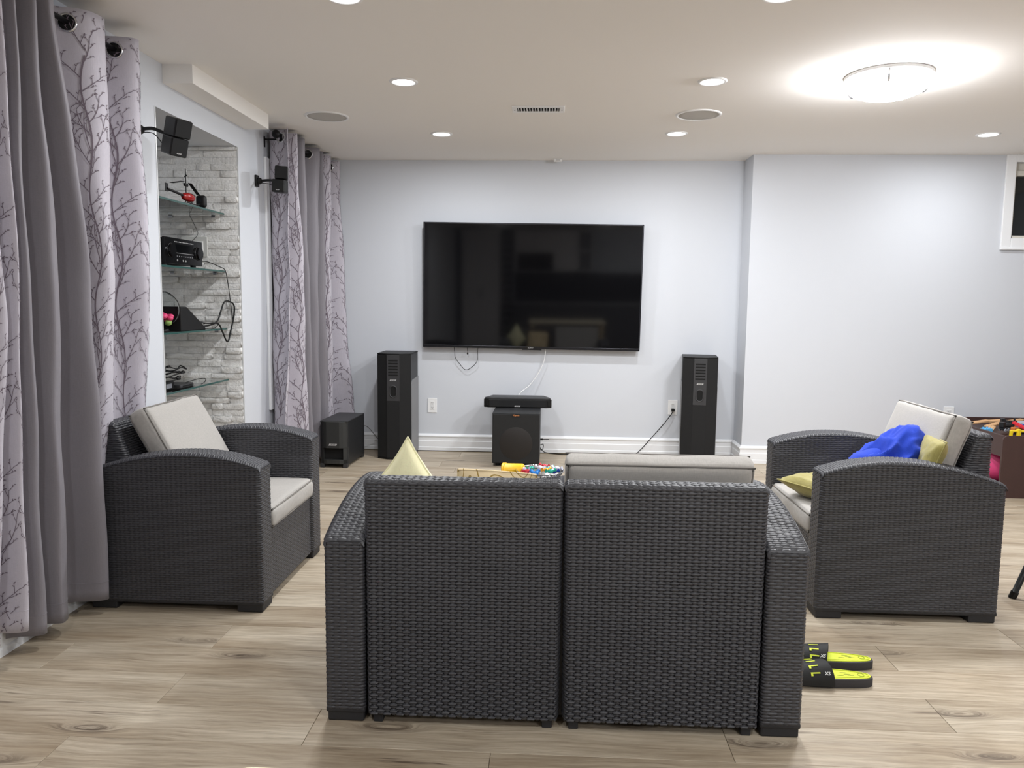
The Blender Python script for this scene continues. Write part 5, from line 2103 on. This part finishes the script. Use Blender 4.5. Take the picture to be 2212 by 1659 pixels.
toy('toy_car', 'green toy car at the table front edge', 0.34, 0.10, 0.0, 0.1, [('car_body', GRN, car), ('wheels', BLK, wheels)])
toy('storybook', 'thin grey-white book lying on the heap', 0.44, 0.42, 0.055, 0.1, [('cover', GRY, lambda b: b.box((0, 0, 0.006), (0.18, 0.13, 0.012), 0.001)), ('pages', M_WHITE, lambda b: b.box((0, -0.003, 0.006), (0.172, 0.128, 0.0085)))], (0.05, 0.0), 'book')
toy('toy_tractor', 'yellow toy digger behind the red ramp', 0.40, 0.30, 0.03, 0.4, [('cab', YELW, lambda b: (b.box((0, 0, 0.03), (0.09, 0.04, 0.024), 0.004), b.box((-0.02, 0, 0.055), (0.035, 0.036, 0.03), 0.004))), ('wheels', BLK, wheels)])


def tin(b):
    b.box((0, 0, 0.055), (0.17, 0.12, 0.11), 0.006)


toy('lunch_tin', 'blue toy box with a pale stripe at the picture edge', 0.475, 0.30, 0.045, 0.0, [('box_body', BLU, tin), ('lid', BLK, lambda b: b.box((0, 0, 0.114), (0.175, 0.125, 0.010), 0.003)), ('stripe', M_WHITE, lambda b: b.box((0, -0.0605, 0.07), (0.168, 0.002, 0.012))), ('handle', GRY, lambda b: b.tube([(-0.04, 0, 0.118), (-0.03, 0, 0.145), (0.03, 0, 0.145), (0.04, 0, 0.118)], 0.006))], cat='box')
toy('toy_turtle', 'brown and tan domed toy in front of the blue box', 0.42, 0.16, 0.0, 0.3, [('shell', C('brown', 120, 96, 60), lambda b: b.sphere((0, 0, 0.03), 0.045, 18, (1.1, 0.9, 0.75))), ('head', TAN, lambda b: b.sphere((-0.052, 0, 0.045), 0.020, 14)), ('base_rim', C('brown', 120, 96, 60), lambda b: b.cyl((0, 0, 0.004), (0, 0, 0.022), 0.055, 0.05, seg=20))])
t = thing('toy_ball', 'pink play ball under the toy table', 'ball', (X0 + 0.155, Y0 + 0.28, 0.055 + 0.125))
MB().sphere((0, 0, 0), 0.125, 32).build('ball_skin', C('pink', 226, 72, 132, 0.5), t, smooth=True)
MB().cyl((-0.123, 0, 0), (-0.1262, 0, 0), 0.008, seg=12).build('valve', C('pink2', 190, 60, 110), t)
t = thing('red_bin', 'red plastic bin behind the pink ball under the toy table', 'bin', (X0 + 0.22, Y0 + 0.60, 0.055))
MB().span(-0.17, 0.17, -0.14, 0.14, 0.0, 0.19, 0.015).build('bin_body', REDT, t)
MB().span(-0.18, 0.18, -0.15, 0.15, 0.185, 0.20, 0.006).build('bin_rim', REDT, t)


# ------------------------------------------------------------------ furniture cut by the frame
def side_chair():
    t = thing('metal_chair', 'chair with a slanted black metal leg at the picture edge', 'chair', (2.335, 3.09, 0))
    MK = mat('black_tube', lin(34, 38, 38), 0.4, metal=0.3)
    for sx, sy in ((-1, -1), (1, -1), (-1, 1), (1, 1)):
        MB().tube([(sx * 0.302, sy * 0.26, 0.012), (sx * 0.19, sy * 0.20, 0.44)], 0.013, k=10, sub=1).build('leg', MK, t, smooth=True)
        MB().cyl((sx * 0.306, sy * 0.262, 0.0), (sx * 0.297, sy * 0.258, 0.03), 0.016, seg=12).build('rubber_foot', M_BLACK, t)
    MB().box((0, 0, 0.452), (0.39, 0.42, 0.035), 0.014).build('seat', C('seat_red', 196, 70, 40, 0.6), t)
    for sy in (-1, 1):
        MB().tube([(0.20, sy * 0.21, 0.44), (0.235, sy * 0.21, 0.62), (0.25, sy * 0.21, 0.82)], 0.012, k=10).build('back_post', MK, t, smooth=True)
    MB().box((0.245, 0, 0.72), (0.02, 0.42, 0.20), 0.008, rot=(0, 0.06, 0)).build('backrest', C('seat_red', 196, 70, 40, 0.6), t)


side_chair()


def near_table():
    t = thing('cream_table', 'cream table edge at the very bottom of the picture', 'table', (0.25, 0.37, 0))
    mb = MB().prism([tuple(p) for p in rrect(-0.60, 0.60, -0.417, 0.417, 0.03, 5)], 0.725, 0.75, None, 0.004)
    mb.build('tabletop', mat('cream_laminate', lin(244, 232, 204), 0.5), t)
    for sx in (-1, 1):
        for sy in (-1, 1):
            MB().box((sx * 0.54, sy * 0.36, 0.3625), (0.05, 0.05, 0.725), 0.005).build('leg', mat('cream_wood', lin(228, 210, 176), 0.5), t)


near_table()


# ------------------------------------------------------------------ kitchen end, seen only as a dim reflection in the screen
def kitchen():
    y = YR + 0.001
    MCAB = mat('white_cabinet', lin(232, 230, 232), 0.4)
    t = thing('wine_rack', 'tall narrow dark wine rack reflected in the television', 'rack', (-0.90, y, 0))
    MB().span(-0.11, 0.11, 0, 0.32, 0.0, 2.36).build('rack_body', M_DARKPANEL, t)
    for k in range(14):
        MB().span(-0.11, 0.11, 0.32, 0.335, 0.10 + k * 0.16, 0.118 + k * 0.16).build('rack_shelf', MCAB, t)
    t = thing('pantry_cabinet', 'tall white cabinet reflected in the television', 'cabinet', (-1.40, y, 0))
    MB().span(-0.38, 0.37, 0, 0.58, 0.0, 2.36).build('carcass', MCAB, t)
    for s in (-1, 1):
        d = MB().span(s * 0.185 - 0.18, s * 0.185 + 0.18, 0.58, 0.60, 0.10, 2.34, 0.004).build('door', MCAB, t)
        MB().cyl((s * 0.03, 0.625, 1.0), (s * 0.03, 0.625, 1.2), 0.006, seg=8).build('handle', M_CHROME, d)
    t = thing('upper_cabinet', 'white upper cabinets with an open nook reflected in the television', 'cabinet', (-0.10, y, 1.55))
    b = MB()
    b.span(-0.66, 0.60, 0, 0.33, 0.36, 0.81)
    b.span(0.14, 0.60, 0, 0.33, 0.0, 0.36)
    b.span(-0.66, 0.14, 0, 0.33, -0.02, 0.0)
    b.span(-0.66, -0.62, 0, 0.33, 0.0, 0.36)
    b.build('carcass', MCAB, t)
    for x0, x1 in ((-0.65, -0.26), (-0.25, 0.13), (0.15, 0.59)):
        MB().span(x0, x1, 0.33, 0.35, 0.37, 0.80, 0.004).build('door', MCAB, t)
    MB().span(-0.60, 0.12, 0.0, 0.02, 0.0, 0.36).build('nook_back', mat('nook_brown', lin(60, 50, 40), 0.6), t)
    t = thing('glass_cabinet', 'white glass-door upper cabinet reflected in the television', 'cabinet', (0.66, y, 1.55))
    MB().span(-0.14, 0.14, 0, 0.32, 0.0, 0.81).build('carcass', mat('cabinet_charcoal', lin(70, 70, 76), 0.5), t)  # dark grey carcass behind the white door frame
    f = MB()
    f.span(-0.15, -0.11, 0.32, 0.345, 0, 0.81)
    f.span(0.11, 0.15, 0.32, 0.345, 0, 0.81)
    f.span(-0.01, 0.01, 0.32, 0.345, 0, 0.81)
    for z in (0.02, 0.40, 0.79):
        f.span(-0.15, 0.15, 0.32, 0.345, z - 0.02, z + 0.02)
    f.build('door_frame', MCAB, t)
    t = thing('kitchen_counter', 'dark kitchen counter run reflected in the television', 'counter', (0.9, y, 0))
    MB().span(-1.65, 1.6, 0, 0.60, 0.0, 0.88).build('base_units', mat('grey_cabinet', lin(92, 92, 98), 0.5), t)
    MB().span(-1.67, 1.62, 0, 0.64, 0.88, 0.92, 0.004).build('worktop', mat('pale_worktop', lin(170, 170, 172), 0.3), t)
    MB().span(-1.65, 1.6, 0, 0.015, 0.92, 1.52).build('backsplash', mat('dark_backsplash', lin(48, 46, 50), 0.3), t)


kitchen()
EMBLEM.location = (-0.02, -0.165, 0.165)
EMBLEM.rotation_euler = (0.5, 0, 0.2)
